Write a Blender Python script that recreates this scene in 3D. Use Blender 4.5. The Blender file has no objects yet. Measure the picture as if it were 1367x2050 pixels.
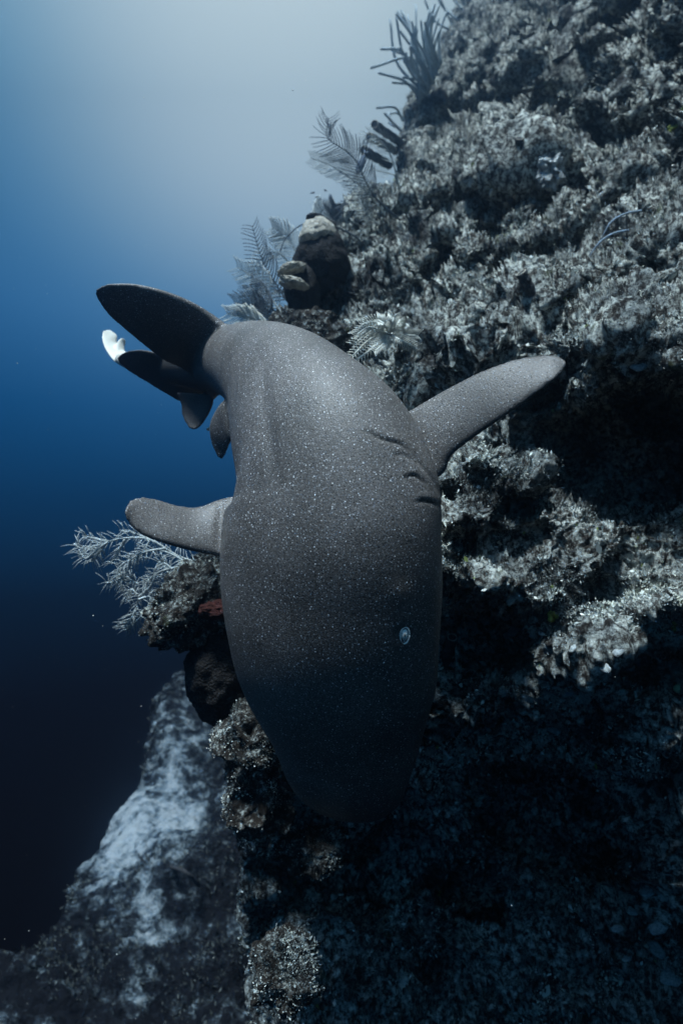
import bpy, math, random
import numpy as np
from mathutils import Vector, Matrix, Quaternion
from mathutils.bvhtree import BVHTree

random.seed(7)
rng = np.random.default_rng(7)
sc = bpy.context.scene
C = sc.collection
F = 1336.0                       # focal length in photograph pixels

# ------------------------------------------------------------------ camera
cam_d = bpy.data.cameras.new('camera')
cam = bpy.data.objects.new('camera', cam_d); C.objects.link(cam)
cam.location = (0, 0, 0); cam.rotation_euler = (math.radians(90), 0, 0)
cam_d.sensor_fit = 'VERTICAL'; cam_d.sensor_height = 24
cam_d.angle = 2 * math.atan(1025 / F)
cam_d.clip_start = 0.02; cam_d.clip_end = 200
cam_d.dof.use_dof = True; cam_d.dof.focus_distance = 1.55; cam_d.dof.aperture_fstop = 2.0
sc.camera = cam

# ------------------------------------------------------------------ open water all round (world), sun
W = bpy.data.worlds.new('World'); sc.world = W; W.use_nodes = True
nt = W.node_tree; nt.nodes.clear()
wo = nt.nodes.new('ShaderNodeOutputWorld'); bg = nt.nodes.new('ShaderNodeBackground')
tc = nt.nodes.new('ShaderNodeTexCoord')
sep = nt.nodes.new('ShaderNodeSeparateXYZ'); nt.links.new(tc.outputs['Generated'], sep.inputs[0])
mr = nt.nodes.new('ShaderNodeMapRange'); mr.inputs[1].default_value = -1; mr.inputs[2].default_value = 1
nt.links.new(sep.outputs[2], mr.inputs[0])
def ramp_set(r, stops, interp='EASE'):
    r.color_ramp.interpolation = interp
    e = r.color_ramp.elements
    while len(e) > 1: e.remove(e[-1])
    e[0].position = stops[0][0]; e[0].color = (*stops[0][1], 1)
    for p, c in stops[1:]:
        n = e.new(p); n.color = (*c, 1)
base = nt.nodes.new('ShaderNodeValToRGB')
ramp_set(base, [(0.0, (.0026, .0012, .0008)), (.29, (.0024, .0011, .0008)), (.377, (.0024, .0019, .0030)), (.441, (.0018, .0080, .019)),
                (.508, (.0010, .031, .086)), (.575, (.0020, .068, .185)), (.638, (.020, .132, .30)), (.763, (.036, .18, .32)),
                (.88, (.12, .22, .30)), (1, (.32, .40, .44))], 'LINEAR')
nt.links.new(mr.outputs[0], base.inputs[0])
glow_dir = Vector((-.08, 1.0, .75)).normalized()
dot = nt.nodes.new('ShaderNodeVectorMath'); dot.operation = 'DOT_PRODUCT'
dot.inputs[1].default_value = glow_dir
nt.links.new(tc.outputs['Generated'], dot.inputs[0])
gl = nt.nodes.new('ShaderNodeValToRGB')
ramp_set(gl, [(.80, (0, 0, 0)), (.86, (.005, .012, .020)), (.905, (.022, .040, .052)), (.935, (.080, .115, .115)), (.96, (.215, .240, .195)), (.98, (.37, .365, .285)), (1, (.52, .49, .37))], 'B_SPLINE')
nt.links.new(dot.outputs['Value'], gl.inputs[0])
add = nt.nodes.new('ShaderNodeMix'); add.data_type = 'RGBA'; add.blend_type = 'ADD'
add.inputs[0].default_value = 1
nt.links.new(base.outputs[0], add.inputs[6]); nt.links.new(gl.outputs[0], add.inputs[7])
nt.links.new(add.outputs[2], bg.inputs[0]); bg.inputs[1].default_value = .80
nt.links.new(bg.outputs[0], wo.inputs[0])

sun_d = bpy.data.lights.new('sun', 'SUN'); sun = bpy.data.objects.new('sun', sun_d); C.objects.link(sun)
sun_d.energy = 5.0; sun_d.angle = math.radians(14); sun_d.color = (.84, .96, 1.0)
to_sun = Vector((-.21, -.25, 1.0)).normalized()
sun.rotation_euler = to_sun.to_track_quat('Z', 'Y').to_euler()
sun.location = (0, 2, 9)

sc.view_settings.view_transform = 'Standard'; sc.view_settings.look = 'None'
sc.view_settings.exposure = 1.45; sc.view_settings.gamma = 1
sc.render.engine = 'CYCLES'
sc.cycles.use_denoising = True
sc.cycles.max_bounces = 5; sc.cycles.volume_bounces = 1
sc.cycles.diffuse_bounces = 3; sc.cycles.glossy_bounces = 2
sc.cycles.sample_clamp_indirect = 4

# ------------------------------------------------------------------ helpers
def at(px, py, d):
    return Vector(((px - 683.5) / F * d, d, (1025 - py) / F * d))
def to_px(P):                                     # N x 3 -> photograph pixels
    return P[:, 0] / P[:, 1] * F + 683.5, 1025 - P[:, 2] / P[:, 1] * F

_perm = rng.permutation(256).astype(np.int32); _perm = np.concatenate([_perm, _perm, _perm[:2]])
_g = rng.normal(size=(256, 3)).astype(np.float32); _g /= np.linalg.norm(_g, axis=1)[:, None]
def noise3(P):
    P = P.astype(np.float32)
    i = np.floor(P).astype(np.int32); f = P - i; i &= 255
    u = f * f * f * (f * (f * 6 - 15) + 10)
    out = np.zeros(len(P), np.float32)
    for dx in (0, 1):
        wx = u[:, 0] if dx else 1 - u[:, 0]
        for dy in (0, 1):
            wy = u[:, 1] if dy else 1 - u[:, 1]
            for dz in (0, 1):
                wz = u[:, 2] if dz else 1 - u[:, 2]
                h = _perm[(_perm[(_perm[(i[:, 0] + dx) & 255] + i[:, 1] + dy) & 255] + i[:, 2] + dz) & 255]
                g = _g[h]
                out += wx * wy * wz * (g[:, 0] * (f[:, 0] - dx) + g[:, 1] * (f[:, 1] - dy) + g[:, 2] * (f[:, 2] - dz))
    return out * 1.5
def sstep(a, b, x):
    t = np.clip((x - a) / (b - a), 0, 1); return t * t * (3 - 2 * t)
def cr(pts, n):
    """Catmull-Rom through rows of an array, n samples."""
    pts = np.asarray(pts, float); m = len(pts)
    t = np.linspace(0, m - 1, n) if np.isscalar(n) else np.asarray(n)
    k = np.clip(np.floor(t).astype(int), 0, m - 2); f = (t - k).reshape((-1,) + (1,) * (pts.ndim - 1))
    def P(j):
        lo = 2 * pts[0] - pts[1]; hi = 2 * pts[-1] - pts[-2]
        ext = np.concatenate([lo[None], pts, hi[None]]); return ext[j + 1]
    p0, p1, p2, p3 = P(k - 1), P(k), P(k + 1), P(k + 2)
    return .5 * ((2 * p1) + (-p0 + p2) * f + (2 * p0 - 5 * p1 + 4 * p2 - p3) * f ** 2 + (-p0 + 3 * p1 - 3 * p2 + p3) * f ** 3)

def np_mesh(name, V, Q, smooth=True):
    me = bpy.data.meshes.new(name)
    V = np.asarray(V, np.float32); Q = np.asarray(Q, np.int32); k = Q.shape[1]
    me.vertices.add(len(V)); me.vertices.foreach_set('co', V.ravel())
    me.loops.add(Q.size); me.loops.foreach_set('vertex_index', Q.ravel())
    me.polygons.add(len(Q)); me.polygons.foreach_set('loop_start', np.arange(0, Q.size, k, dtype=np.int32))
    try: me.polygons.foreach_set('loop_total', np.full(len(Q), k, np.int32))
    except Exception: pass
    me.polygons.foreach_set('use_smooth', np.full(len(Q), smooth, bool))
    me.update(calc_edges=True); me.validate(); return me
def attr(me, name, vals):
    a = me.attributes.new(name, 'FLOAT', 'POINT'); a.data.foreach_set('value', np.asarray(vals, np.float32))

class MB:
    def __init__(s): s.v = []; s.f = []
    def tube(s, pts, radii, n=6, closed_tip=True, flat=1.0):
        pts = [Vector(p) for p in pts]; m = len(pts)
        if not hasattr(radii, '__len__'): radii = [radii] * m
        d0 = (pts[1] - pts[0]).normalized()
        up = Vector((0, 0, 1)) if abs(d0.z) < .9 else Vector((1, 0, 0))
        side = d0.cross(up).normalized(); b = len(s.v)
        for i, p in enumerate(pts):
            d = (pts[min(i + 1, m - 1)] - pts[max(i - 1, 0)]).normalized()
            side = (side - d * side.dot(d)).normalized(); w = d.cross(side)
            for k in range(n):
                a = 2 * math.pi * k / n
                s.v.append(p + side * (math.cos(a) * radii[i]) + w * (math.sin(a) * radii[i] * flat))
        for i in range(m - 1):
            for k in range(n):
                k2 = (k + 1) % n
                s.f.append((b + i * n + k, b + i * n + k2, b + (i + 1) * n + k2, b + (i + 1) * n + k))
        s.f.append(tuple(b + (n - 1 - k) for k in range(n)))
        s.f.append(tuple(b + (m - 1) * n + k for k in range(n)))
        return s
    def poly(s, V, Fs):
        b = len(s.v); s.v += [Vector(v) for v in V]; s.f += [tuple(b + i for i in f) for f in Fs]; return s
    def build(s, name, mat, parent=None, smooth=True):
        o0 = parent.location if parent else Vector((0, 0, 0))
        pp = parent
        while pp is not None and pp.parent is not None: pp = pp.parent; o0 = o0 + pp.location
        me = bpy.data.meshes.new(name)
        me.from_pydata([tuple(v - o0) for v in s.v], [], s.f)
        me.polygons.foreach_set('use_smooth', [smooth] * len(me.polygons)); me.update()
        me.materials.append(mat)
        o = bpy.data.objects.new(name, me); C.objects.link(o)
        if parent: o.parent = parent
        return o

def tag(o, label, cat, group=None, kind=None):
    if label: o['label'] = label
    if cat: o['category'] = cat
    if group: o['group'] = group
    if kind: o['kind'] = kind
    return o
def empty(name, loc):
    o = bpy.data.objects.new(name, None); o.location = Vector(loc); o.empty_display_size = .05
    C.objects.link(o); return o

# ------------------------------------------------------------------ materials
def mat(name, cols, scale=40, rough=.8, bump=.3, bscale=None, detail=8, spec=.25, tr=0, dist=.02, lo=.35, hi=.65):
    m = bpy.data.materials.new(name); m.use_nodes = True; n = m.node_tree; p = n.nodes['Principled BSDF']
    t = n.nodes.new('ShaderNodeTexCoord'); g = n.nodes.new('ShaderNodeNewGeometry')
    a = n.nodes.new('ShaderNodeTexNoise'); a.inputs['Scale'].default_value = scale; a.inputs['Detail'].default_value = detail
    a.inputs['Roughness'].default_value = .65
    n.links.new(g.outputs['Position'], a.inputs['Vector'])
    r = n.nodes.new('ShaderNodeValToRGB')
    k = len(cols); ramp_set(r, [(lo + (hi - lo) * i / max(k - 1, 1), c) for i, c in enumerate(cols)], 'LINEAR')
    n.links.new(a.outputs[0], r.inputs[0]); n.links.new(r.outputs[0], p.inputs['Base Color'])
    p.inputs['Roughness'].default_value = rough; p.inputs['Specular IOR Level'].default_value = spec
    if bump:
        b = n.nodes.new('ShaderNodeTexNoise'); b.inputs['Scale'].default_value = bscale or scale * 3; b.inputs['Detail'].default_value = 6
        n.links.new(g.outputs['Position'], b.inputs['Vector'])
        bn = n.nodes.new('ShaderNodeBump'); bn.inputs['Strength'].default_value = bump; bn.inputs['Distance'].default_value = dist
        n.links.new(b.outputs[0], bn.inputs['Height']); n.links.new(bn.outputs[0], p.inputs['Normal'])
    return m

def reef_material(name='reef_rock', sh=0.0):
    m = bpy.data.materials.new(name); m.use_nodes = True; n = m.node_tree; L = n.links; p = n.nodes['Principled BSDF']
    g = n.nodes.new('ShaderNodeNewGeometry')
    def nz(scale, detail, rough=.6):
        a = n.nodes.new('ShaderNodeTexNoise'); a.inputs['Scale'].default_value = scale
        a.inputs['Detail'].default_value = detail; a.inputs['Roughness'].default_value = rough
        L.new(g.outputs['Position'], a.inputs['Vector']); return a
    fine = nz(38, 10, .75); big = nz(4.0, 5, .6)
    r = n.nodes.new('ShaderNodeValToRGB')
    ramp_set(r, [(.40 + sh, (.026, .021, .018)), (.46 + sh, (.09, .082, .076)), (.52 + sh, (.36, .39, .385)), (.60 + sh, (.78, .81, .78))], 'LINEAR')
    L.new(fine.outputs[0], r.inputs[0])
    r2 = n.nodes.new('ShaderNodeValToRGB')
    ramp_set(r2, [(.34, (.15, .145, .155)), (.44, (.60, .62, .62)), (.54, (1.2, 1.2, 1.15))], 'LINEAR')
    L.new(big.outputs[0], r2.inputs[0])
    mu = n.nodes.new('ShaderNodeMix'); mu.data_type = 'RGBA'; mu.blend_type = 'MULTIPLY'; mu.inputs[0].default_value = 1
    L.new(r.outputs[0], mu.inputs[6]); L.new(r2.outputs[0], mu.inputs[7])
    # patches of greenish and rusty growth
    gp = nz(7.3, 3); gr = n.nodes.new('ShaderNodeValToRGB'); ramp_set(gr, [(.66, (0, 0, 0)), (.72, (.7, .7, .7))])
    L.new(gp.outputs[0], gr.inputs[0])
    m2 = n.nodes.new('ShaderNodeMix'); m2.data_type = 'RGBA'; L.new(gr.outputs[0], m2.inputs[0])
    L.new(mu.outputs[2], m2.inputs[6]); m2.inputs[7].default_value = (.07, .085, .03, 1)
    L.new(m2.outputs[2], p.inputs['Base Color'])
    p.inputs['Roughness'].default_value = .85; p.inputs['Specular IOR Level'].default_value = .15
    b1 = nz(70, 10, .75); b = n.nodes.new('ShaderNodeBump'); b.inputs['Strength'].default_value = 1.0; b.inputs['Distance'].default_value = .03
    L.new(b1.outputs[0], b.inputs['Height']); L.new(b.outputs[0], p.inputs['Normal'])
    return m
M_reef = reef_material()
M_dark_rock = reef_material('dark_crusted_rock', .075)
M_sand = None
def slope_material():
    m = bpy.data.materials.new('sand_and_rubble'); m.use_nodes = True; n = m.node_tree; L = n.links; p = n.nodes['Principled BSDF']
    g = n.nodes.new('ShaderNodeNewGeometry'); at_ = n.nodes.new('ShaderNodeAttribute'); at_.attribute_name = 'sand'
    a = n.nodes.new('ShaderNodeTexNoise'); a.inputs['Scale'].default_value = 5.5; a.inputs['Detail'].default_value = 12; a.inputs['Roughness'].default_value = .78
    L.new(g.outputs['Position'], a.inputs['Vector'])
    ad = n.nodes.new('ShaderNodeMath'); ad.operation = 'ADD'; L.new(a.outputs[0], ad.inputs[0]); L.new(at_.outputs['Fac'], ad.inputs[1])
    r = n.nodes.new('ShaderNodeValToRGB')
    ramp_set(r, [(.47, (.008, .009, .012)), (.53, (.035, .045, .054)), (.58, (.15, .19, .215)), (.68, (.36, .40, .42))], 'LINEAR')
    L.new(ad.outputs[0], r.inputs[0]); L.new(r.outputs[0], p.inputs['Base Color'])
    p.inputs['Roughness'].default_value = .95; p.inputs['Specular IOR Level'].default_value = .05
    b1 = n.nodes.new('ShaderNodeTexNoise'); b1.inputs['Scale'].default_value = 22; b1.inputs['Detail'].default_value = 8
    L.new(g.outputs['Position'], b1.inputs['Vector'])
    b = n.nodes.new('ShaderNodeBump'); b.inputs['Strength'].default_value = .6; b.inputs['Distance'].default_value = .06
    L.new(b1.outputs[0], b.inputs['Height']); L.new(b.outputs[0], p.inputs['Normal'])
    return m
M_slope = slope_material()
def attr_mat(name, stops, rough=.8, spec=.2):
    m = bpy.data.materials.new(name); m.use_nodes = True; n = m.node_tree; p = n.nodes['Principled BSDF']
    a = n.nodes.new('ShaderNodeAttribute'); a.attribute_name = 'tone'
    r = n.nodes.new('ShaderNodeValToRGB'); ramp_set(r, stops, 'LINEAR')
    n.links.new(a.outputs['Fac'], r.inputs[0]); n.links.new(r.outputs[0], p.inputs['Base Color'])
    p.inputs['Roughness'].default_value = rough; p.inputs['Specular IOR Level'].default_value = spec; return m
M_turf = attr_mat('algal_turf', [(0, (.025, .028, .028)), (.45, (.13, .15, .145)), (.8, (.52, .57, .55)), (.93, (.80, .82, .76)), (1, (.16, .2, .06))])

def skin_material():
    m = bpy.data.materials.new('shark_skin'); m.use_nodes = True; n = m.node_tree; L = n.links; p = n.nodes['Principled BSDF']
    g = n.nodes.new('ShaderNodeTexCoord')
    def vor(scale, r0, r1, keep):
        v = n.nodes.new('ShaderNodeTexVoronoi'); v.inputs['Scale'].default_value = scale; L.new(g.outputs['Object'], v.inputs['Vector'])
        d = n.nodes.new('ShaderNodeMapRange'); d.inputs[1].default_value = r0; d.inputs[2].default_value = r1
        d.inputs[3].default_value = 1; d.inputs[4].default_value = 0; L.new(v.outputs['Distance'], d.inputs[0])
        s = n.nodes.new('ShaderNodeSeparateColor'); L.new(v.outputs['Color'], s.inputs[0])
        c = n.nodes.new('ShaderNodeMapRange'); c.inputs[1].default_value = keep; c.inputs[2].default_value = 1.0; c.clamp = True
        c.inputs[3].default_value = 0; c.inputs[4].default_value = 1
        L.new(s.outputs[0], c.inputs[0])
        mu = n.nodes.new('ShaderNodeMath'); mu.operation = 'MULTIPLY'; L.new(d.outputs[0], mu.inputs[0]); L.new(c.outputs[0], mu.inputs[1])
        return mu
    s1 = vor(122, .11, .20, .0); s2 = vor(240, .17, .32, .0); k1 = vor(170, .15, .36, .45)
    nz = n.nodes.new('ShaderNodeTexNoise'); nz.inputs['Scale'].default_value = 5; nz.inputs['Detail'].default_value = 5
    L.new(g.outputs['Object'], nz.inputs['Vector'])
    br = n.nodes.new('ShaderNodeValToRGB'); ramp_set(br, [(.3, (.060, .055, .051)), (.7, (.104, .095, .090))])
    L.new(nz.outputs[0], br.inputs[0])
    gn = n.nodes.new('ShaderNodeTexNoise'); gn.inputs['Scale'].default_value = 330; gn.inputs['Detail'].default_value = 2
    L.new(g.outputs['Object'], gn.inputs['Vector'])
    gm = n.nodes.new('ShaderNodeMapRange'); gm.inputs[1].default_value = .3; gm.inputs[2].default_value = .7; gm.inputs[3].default_value = .45; gm.inputs[4].default_value = 1.7
    L.new(gn.outputs[0], gm.inputs[0])
    mul = n.nodes.new('ShaderNodeVectorMath'); mul.operation = 'SCALE'; L.new(br.outputs[0], mul.inputs[0]); L.new(gm.outputs[0], mul.inputs['Scale'])
    def mix(fac, a, col):
        x = n.nodes.new('ShaderNodeMix'); x.data_type = 'RGBA'; L.new(fac, x.inputs[0]); L.new(a, x.inputs[6]); x.inputs[7].default_value = (*col, 1); return x.outputs[2]
    pl = n.nodes.new('ShaderNodeAttribute'); pl.attribute_name = 'plain_shaded'
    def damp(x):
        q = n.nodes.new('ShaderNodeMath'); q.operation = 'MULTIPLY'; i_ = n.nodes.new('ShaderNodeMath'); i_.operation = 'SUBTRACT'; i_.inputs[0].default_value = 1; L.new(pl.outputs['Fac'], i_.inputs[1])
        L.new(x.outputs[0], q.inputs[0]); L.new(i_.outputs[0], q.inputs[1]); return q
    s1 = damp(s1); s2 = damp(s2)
    c = mix(k1.outputs[0], mul.outputs[0], (.010, .010, .010))
    c = mix(s2.outputs[0], c, (.40, .40, .41))
    c = mix(s1.outputs[0], c, (.80, .82, .84))  # glints on the denticles painted in as pale specks
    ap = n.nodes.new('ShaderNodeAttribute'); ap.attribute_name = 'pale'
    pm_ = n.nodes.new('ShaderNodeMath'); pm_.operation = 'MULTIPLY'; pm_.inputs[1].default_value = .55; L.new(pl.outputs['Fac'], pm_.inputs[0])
    c = mix(pm_.outputs[0], c, (.022, .020, .020))  # shade on the fins painted into the skin colour
    c = mix(ap.outputs['Fac'], c, (.66, .65, .58))  # bright light on the tail and pelvic tips painted as cream
    sl = n.nodes.new('ShaderNodeAttribute'); sl.attribute_name = 'slit'
    c = mix(sl.outputs['Fac'], c, (.006, .006, .006))
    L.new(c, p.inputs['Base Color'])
    p.inputs['Roughness'].default_value = .52; p.inputs['Specular IOR Level'].default_value = .35
    h = n.nodes.new('ShaderNodeMath'); h.operation = 'SUBTRACT'; L.new(s1.outputs[0], h.inputs[0]); L.new(k1.outputs[0], h.inputs[1])
    h2 = n.nodes.new('ShaderNodeMath'); h2.operation = 'ADD'; L.new(h.outputs[0], h2.inputs[0]); L.new(gn.outputs[0], h2.inputs[1])
    b = n.nodes.new('ShaderNodeBump'); b.inputs['Strength'].default_value = .35; b.inputs['Distance'].default_value = .002
    L.new(h2.outputs[0], b.inputs['Height']); L.new(b.outputs[0], p.inputs['Normal'])
    return m
M_skin = skin_material()

# ------------------------------------------------------------------ reef wall
# rows: py, silhouette px, depths at seven columns from px 1800 (right, outside the frame) to the silhouette
ROWS = [
 (-250, 1050, [2.5, 2.8, 3.6, 4.9, 6.5, 8.1, 9.4]),
 (-120,  985, [2.1, 2.4, 3.3, 4.6, 6.2, 7.7, 8.9]),
 (60,    905, [2.05, 2.35, 3.2, 4.3, 5.6, 6.8, 8.0]),
 (200,   850, [2.1, 2.38, 3.15, 4.0, 5.0, 5.7, 6.4]),
 (330,   800, [2.1, 2.4, 3.1, 3.75, 4.3, 4.7, 5.1]),
 (450,   715, [1.85, 2.15, 2.7, 3.15, 3.6, 3.9, 4.2]),
 (560,   625, [1.6, 1.85, 2.3, 2.7, 3.1, 3.4, 3.65]),
 (680,   565, [1.20, 1.40, 1.80, 2.25, 2.65, 2.95, 3.2]),
 (820,   540, [1.08, 1.27, 1.62, 2.08, 2.38, 2.65, 2.9]),
 (960,   540, [1.50, 1.68, 1.90, 1.92, 2.06, 2.35, 2.7]),
 (1100,  470, [1.52, 1.68, 1.88, 1.82, 1.90, 2.15, 2.5]),
 (1200,  440, [1.46, 1.62, 1.82, 1.84, 1.89, 2.08, 2.4]),
 (1330,  520, [1.38, 1.54, 1.76, 1.86, 1.92, 2.05, 2.3]),
 (1470,  490, [1.46, 1.64, 1.86, 1.94, 1.98, 2.02, 2.15]),
 (1640,  500, [1.60, 1.78, 2.04, 2.12, 2.14, 2.16, 2.25]),
 (1840,  500, [1.74, 1.96, 2.24, 2.34, 2.34, 2.32, 2.4]),
 (2080,  520, [1.90, 2.14, 2.44, 2.54, 2.54, 2.5, 2.6]),
 (2400,  560, [2.1, 2.35, 2.7, 2.8, 2.8, 2.75, 2.8]),
]
fr = [0, .17, .36, .54, .70, .86, 1.0]
G = []
for py, sil, ds in ROWS:
    s0 = at(1800, py, ds[0]); k0 = max(.8, ds[0] / 2)
    row = [s0 + Vector((1.3, -5.5, 0)) * k0, s0 + Vector((.75, -2.8, 0)) * k0, s0 + Vector((.32, -1.1, 0)) * k0]  # unseen wall beside and behind the camera, added to block light
    for f_, d in zip(fr, ds):
        row.append(at(1800 + (sil - 1800) * f_, py, d))
    s = row[-1]; k = ds[-1] / 3.0
    row.append(s + Vector((.06, .45, -.05)) * k)
    row.append(s + Vector((.55, 1.5, -.1)) * k)
    row.append(s + Vector((1.9, 3.2, -.2)) * k)
    G.append([tuple(v) for v in row])
G = np.array(G)
NV, NU = 1180, 720
tv = np.linspace(0, len(ROWS) - 1, NV)
# more samples where the wall is seen, few round the back
wu = np.concatenate([np.linspace(0, 3, 60, endpoint=False), np.linspace(3, 3.9, 36, endpoint=False), np.linspace(3.9, 9.15, NU - 150), np.linspace(9.15, 12, 55)[1:]])
S = cr(G, tv)                                  # NV x cols x 3
S = np.swapaxes(cr(np.swapaxes(S, 0, 1), wu), 0, 1)
NU = S.shape[1]
def grid_normals(S):
    du = np.gradient(S, axis=1); dv = np.gradient(S, axis=0)
    N = np.cross(dv, du); N /= np.linalg.norm(N, axis=2)[..., None] + 1e-9
    return N
P = S.reshape(-1, 3).copy(); N = grid_normals(S).reshape(-1, 3)
if np.mean(np.einsum('ij,ij->i', N, P)) > 0: N = -N
P[:, 1] = np.where(np.abs(P[:, 1]) < 1e-3, 1e-3, P[:, 1])
px, py = to_px(P)
behind = P[:, 1] < .3; px = np.where(behind, 9999, px)
dist = np.linalg.norm(P, axis=1)
# caves and undercuts: (px, py, rx, ry, depth in metres, tilt)
CAVES = [(1265, 880, 200, 160, .55, -.10), (945, 240, 120, 62, .95, -.3), (1150, 395, 75, 42, .45, -.5), (1200, 90, 130, 60, .5, -.4), (1320, 180, 60, 60, .4, -.5), (1010, 130, 90, 40, .35, -.4),
         (1000, 1285, 120, 52, .22, .15), (1150, 1650, 190, 170, .42, .3), (1290, 60, 90, 60, .35, -.4), (716, 722, 26, 15, .15, 0),
         (945, 1085, 30, 20, .12, 0), (905, 985, 24, 14, .12, 0), (1300, 560, 60, 36, .25, -.5), (860, 560, 60, 26, .25, -.4),
         (1230, 300, 70, 36, .3, -.6), (700, 590, 46, 26, .25, -.4), (960, 470, 46, 24, .2, -.5), (1290, 1340, 120, 60, .28, .2),
         (800, 480, 40, 22, .22, -.4), (1060, 660, 70, 20, .18, -.3), (640, 640, 30, 50, .25, 0), (600, 1650, 120, 90, .25, .2),
         (760, 1760, 260, 90, .35, .1), (1100, 1000, 90, 40, .15, -.2), (1190, 480, 60, 26, .22, -.6)]
warp = noise3(P * 5.0) ; warp2 = noise3(P * 5.0 + 31.7)
push = np.zeros(len(P), np.float32)
qx = px + warp * 45; qy = py + warp2 * 45
for cx, cy, rx, ry, dep, tl in CAVES:
    x = (qx - cx); y = (qy - cy) - tl * x
    r = np.sqrt((x / rx) ** 2 + (y / ry) ** 2)
    push += dep * (1.7 if cy < 700 else 1.15) * (1 - sstep(.60, 1.05, r))
# ledges standing proud above the caves: (px, py, rx, ry, out)
LEDGES = [(1220, 672, 190, 36, .14, -.12), (900, 145, 90, 36, .30, -.5), (1000, 1175, 150, 46, .14, .35), 
          (1290, 1185, 80, 36, .12, -.4), (1160, 1130, 45, 30, .10, -.3), (1010, 1380, 70, 40, .05, .4), (1190, 1290, 80, 26, .12, .1), (760, 660, 60, 30, .10, 0), (1040, 350, 70, 30, .12, -.3), (950, 900, 95, 45, .22, -.4), (930, 1040, 70, 45, .20, -.1), (820, 735, 110, 50, .16, -.3)]
for cx, cy, rx, ry, out, tl in LEDGES:
    x = (qx - cx); y = (qy - cy) - tl * x
    push -= out * np.exp(-((x / rx) ** 2 + (y / ry) ** 2))
D0 = P / dist[:, None]
wp = P + .10 * np.stack([warp, warp2, warp], 1)
pits = sstep(.20, .55, noise3(wp * 3.1 + 90)) * .30 + sstep(.22, .5, noise3(wp * 7.0 + 95)) * .10 + sstep(.25, .5, noise3(wp * 15 + 99)) * .03
push += pits * np.clip(dist / 2.4, .6, 1.6) * (~behind)
P = P + D0 * push[:, None]
S2 = P.reshape(NV, NU, 3)
N = grid_normals(S2).reshape(-1, 3)
if np.mean(np.einsum('ij,ij->i', N, P)) > 0: N = -N
ph = (P[:, 2] - .42 * P[:, 0] + .12 * P[:, 1] + .30 * noise3(P * 1.1 + 2) + .10 * noise3(P * 3.3 + 4)) / .62
fp = ph - np.floor(ph); shelf = sstep(0, .20, fp) * (1 - fp) ** 1.2
ph2 = (P[:, 2] - .60 * P[:, 0] + .12 * noise3(P * 2.9 + 22) + .05 * noise3(P * 8 + 24)) / .21
fp2 = ph2 - np.floor(ph2); shelf2 = sstep(0, .28, fp2) * (1 - fp2)
smask = sstep(-.35, .30, noise3(P * .9 + 60)) * (1 - sstep(1450, 1600, py)); smask2 = sstep(-.2, .35, noise3(P * 2.2 + 66)) * (1 - sstep(1350, 1500, py))
uu = np.tile(wu, NV); edge = (1 - .85 * sstep(7.6, 8.8, uu)) * sstep(2.6, 3.4, uu)
P = P - D0 * np.array([1, 1, .25]) * ((.32 * shelf * smask + .14 * shelf2 * smask2) * np.clip(dist / 3, .35, 1.6) * edge)[:, None]
def relax(A, n):
    for _ in range(n):
        B = A.copy(); B[1:-1] = .25 * A[:-2] + .5 * A[1:-1] + .25 * A[2:]; A = B
        B = A.copy(); B[:, 1:-1] = .25 * A[:, :-2] + .5 * A[:, 1:-1] + .25 * A[:, 2:]; A = B
    return A
P = relax(P.reshape(NV, NU, 3), 8).reshape(-1, 3)
N = relax(grid_normals(P.reshape(NV, NU, 3)), 24).reshape(-1, 3); N /= np.linalg.norm(N, axis=1)[:, None] + 1e-9
if np.mean(np.einsum('ij,ij->i', N, P)) > 0: N = -N
n1 = noise3(P * 1.7); n2 = noise3(P * 3.6 + 5); 
Pw = P + .05 * np.stack([noise3(P * 6 + 1), noise3(P * 6 + 9), noise3(P * 6 + 17)], 1)
b3 = 1 - 2 * np.abs(noise3(Pw * 8 + 3)); b4 = 1 - 2 * np.abs(noise3(Pw * 17 + 7))
b5 = noise3(Pw * 36 + 11); b6 = noise3(Pw * 75 + 13); b7 = 1 - 2 * np.abs(noise3(P * 120 + 19))
disp = .11 * n1 + .09 * n2 + .030 * (b3 - .4) + .035 * noise3(Pw * 9 + 70) + .013 * (b4 - .4) + .024 * b5 + .018 * b6 + .009 * noise3(P * 140 + 19)
far = np.clip(dist / 2.2, .75, 2.0)
disp *= far * (1 - .35 * sstep(7.9, 9.0, uu))
disp *= 1 - .35 * sstep(900, 700, px) * sstep(800, 1000, py)
P = P + N * disp[:, None]
# jagged sideways fraying of the ledges so they do not look extruded
P += (.007 * far)[:, None] * np.stack([noise3(Pw * 30 + 41), noise3(Pw * 30 + 51), noise3(Pw * 30 + 61)], 1)
idx = np.arange(NV * NU).reshape(NV, NU)
Q = np.stack([idx[:-1, :-1], idx[:-1, 1:], idx[1:, 1:], idx[1:, :-1]], -1).reshape(-1, 4)
reef_me = np_mesh('reef_wall', P, Q)
reef_me.materials.append(M_reef)
reef = bpy.data.objects.new('reef_wall', reef_me); C.objects.link(reef)
tag(reef, 'steep craggy reef wall crusted with pale algae and dark hollows', None, kind='structure')
PR = P; PRN = grid_normals(P.reshape(NV, NU, 3)).reshape(-1, 3)
if np.mean(np.einsum('ij,ij->i', PRN, PR)) > 0: PRN = -PRN

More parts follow.
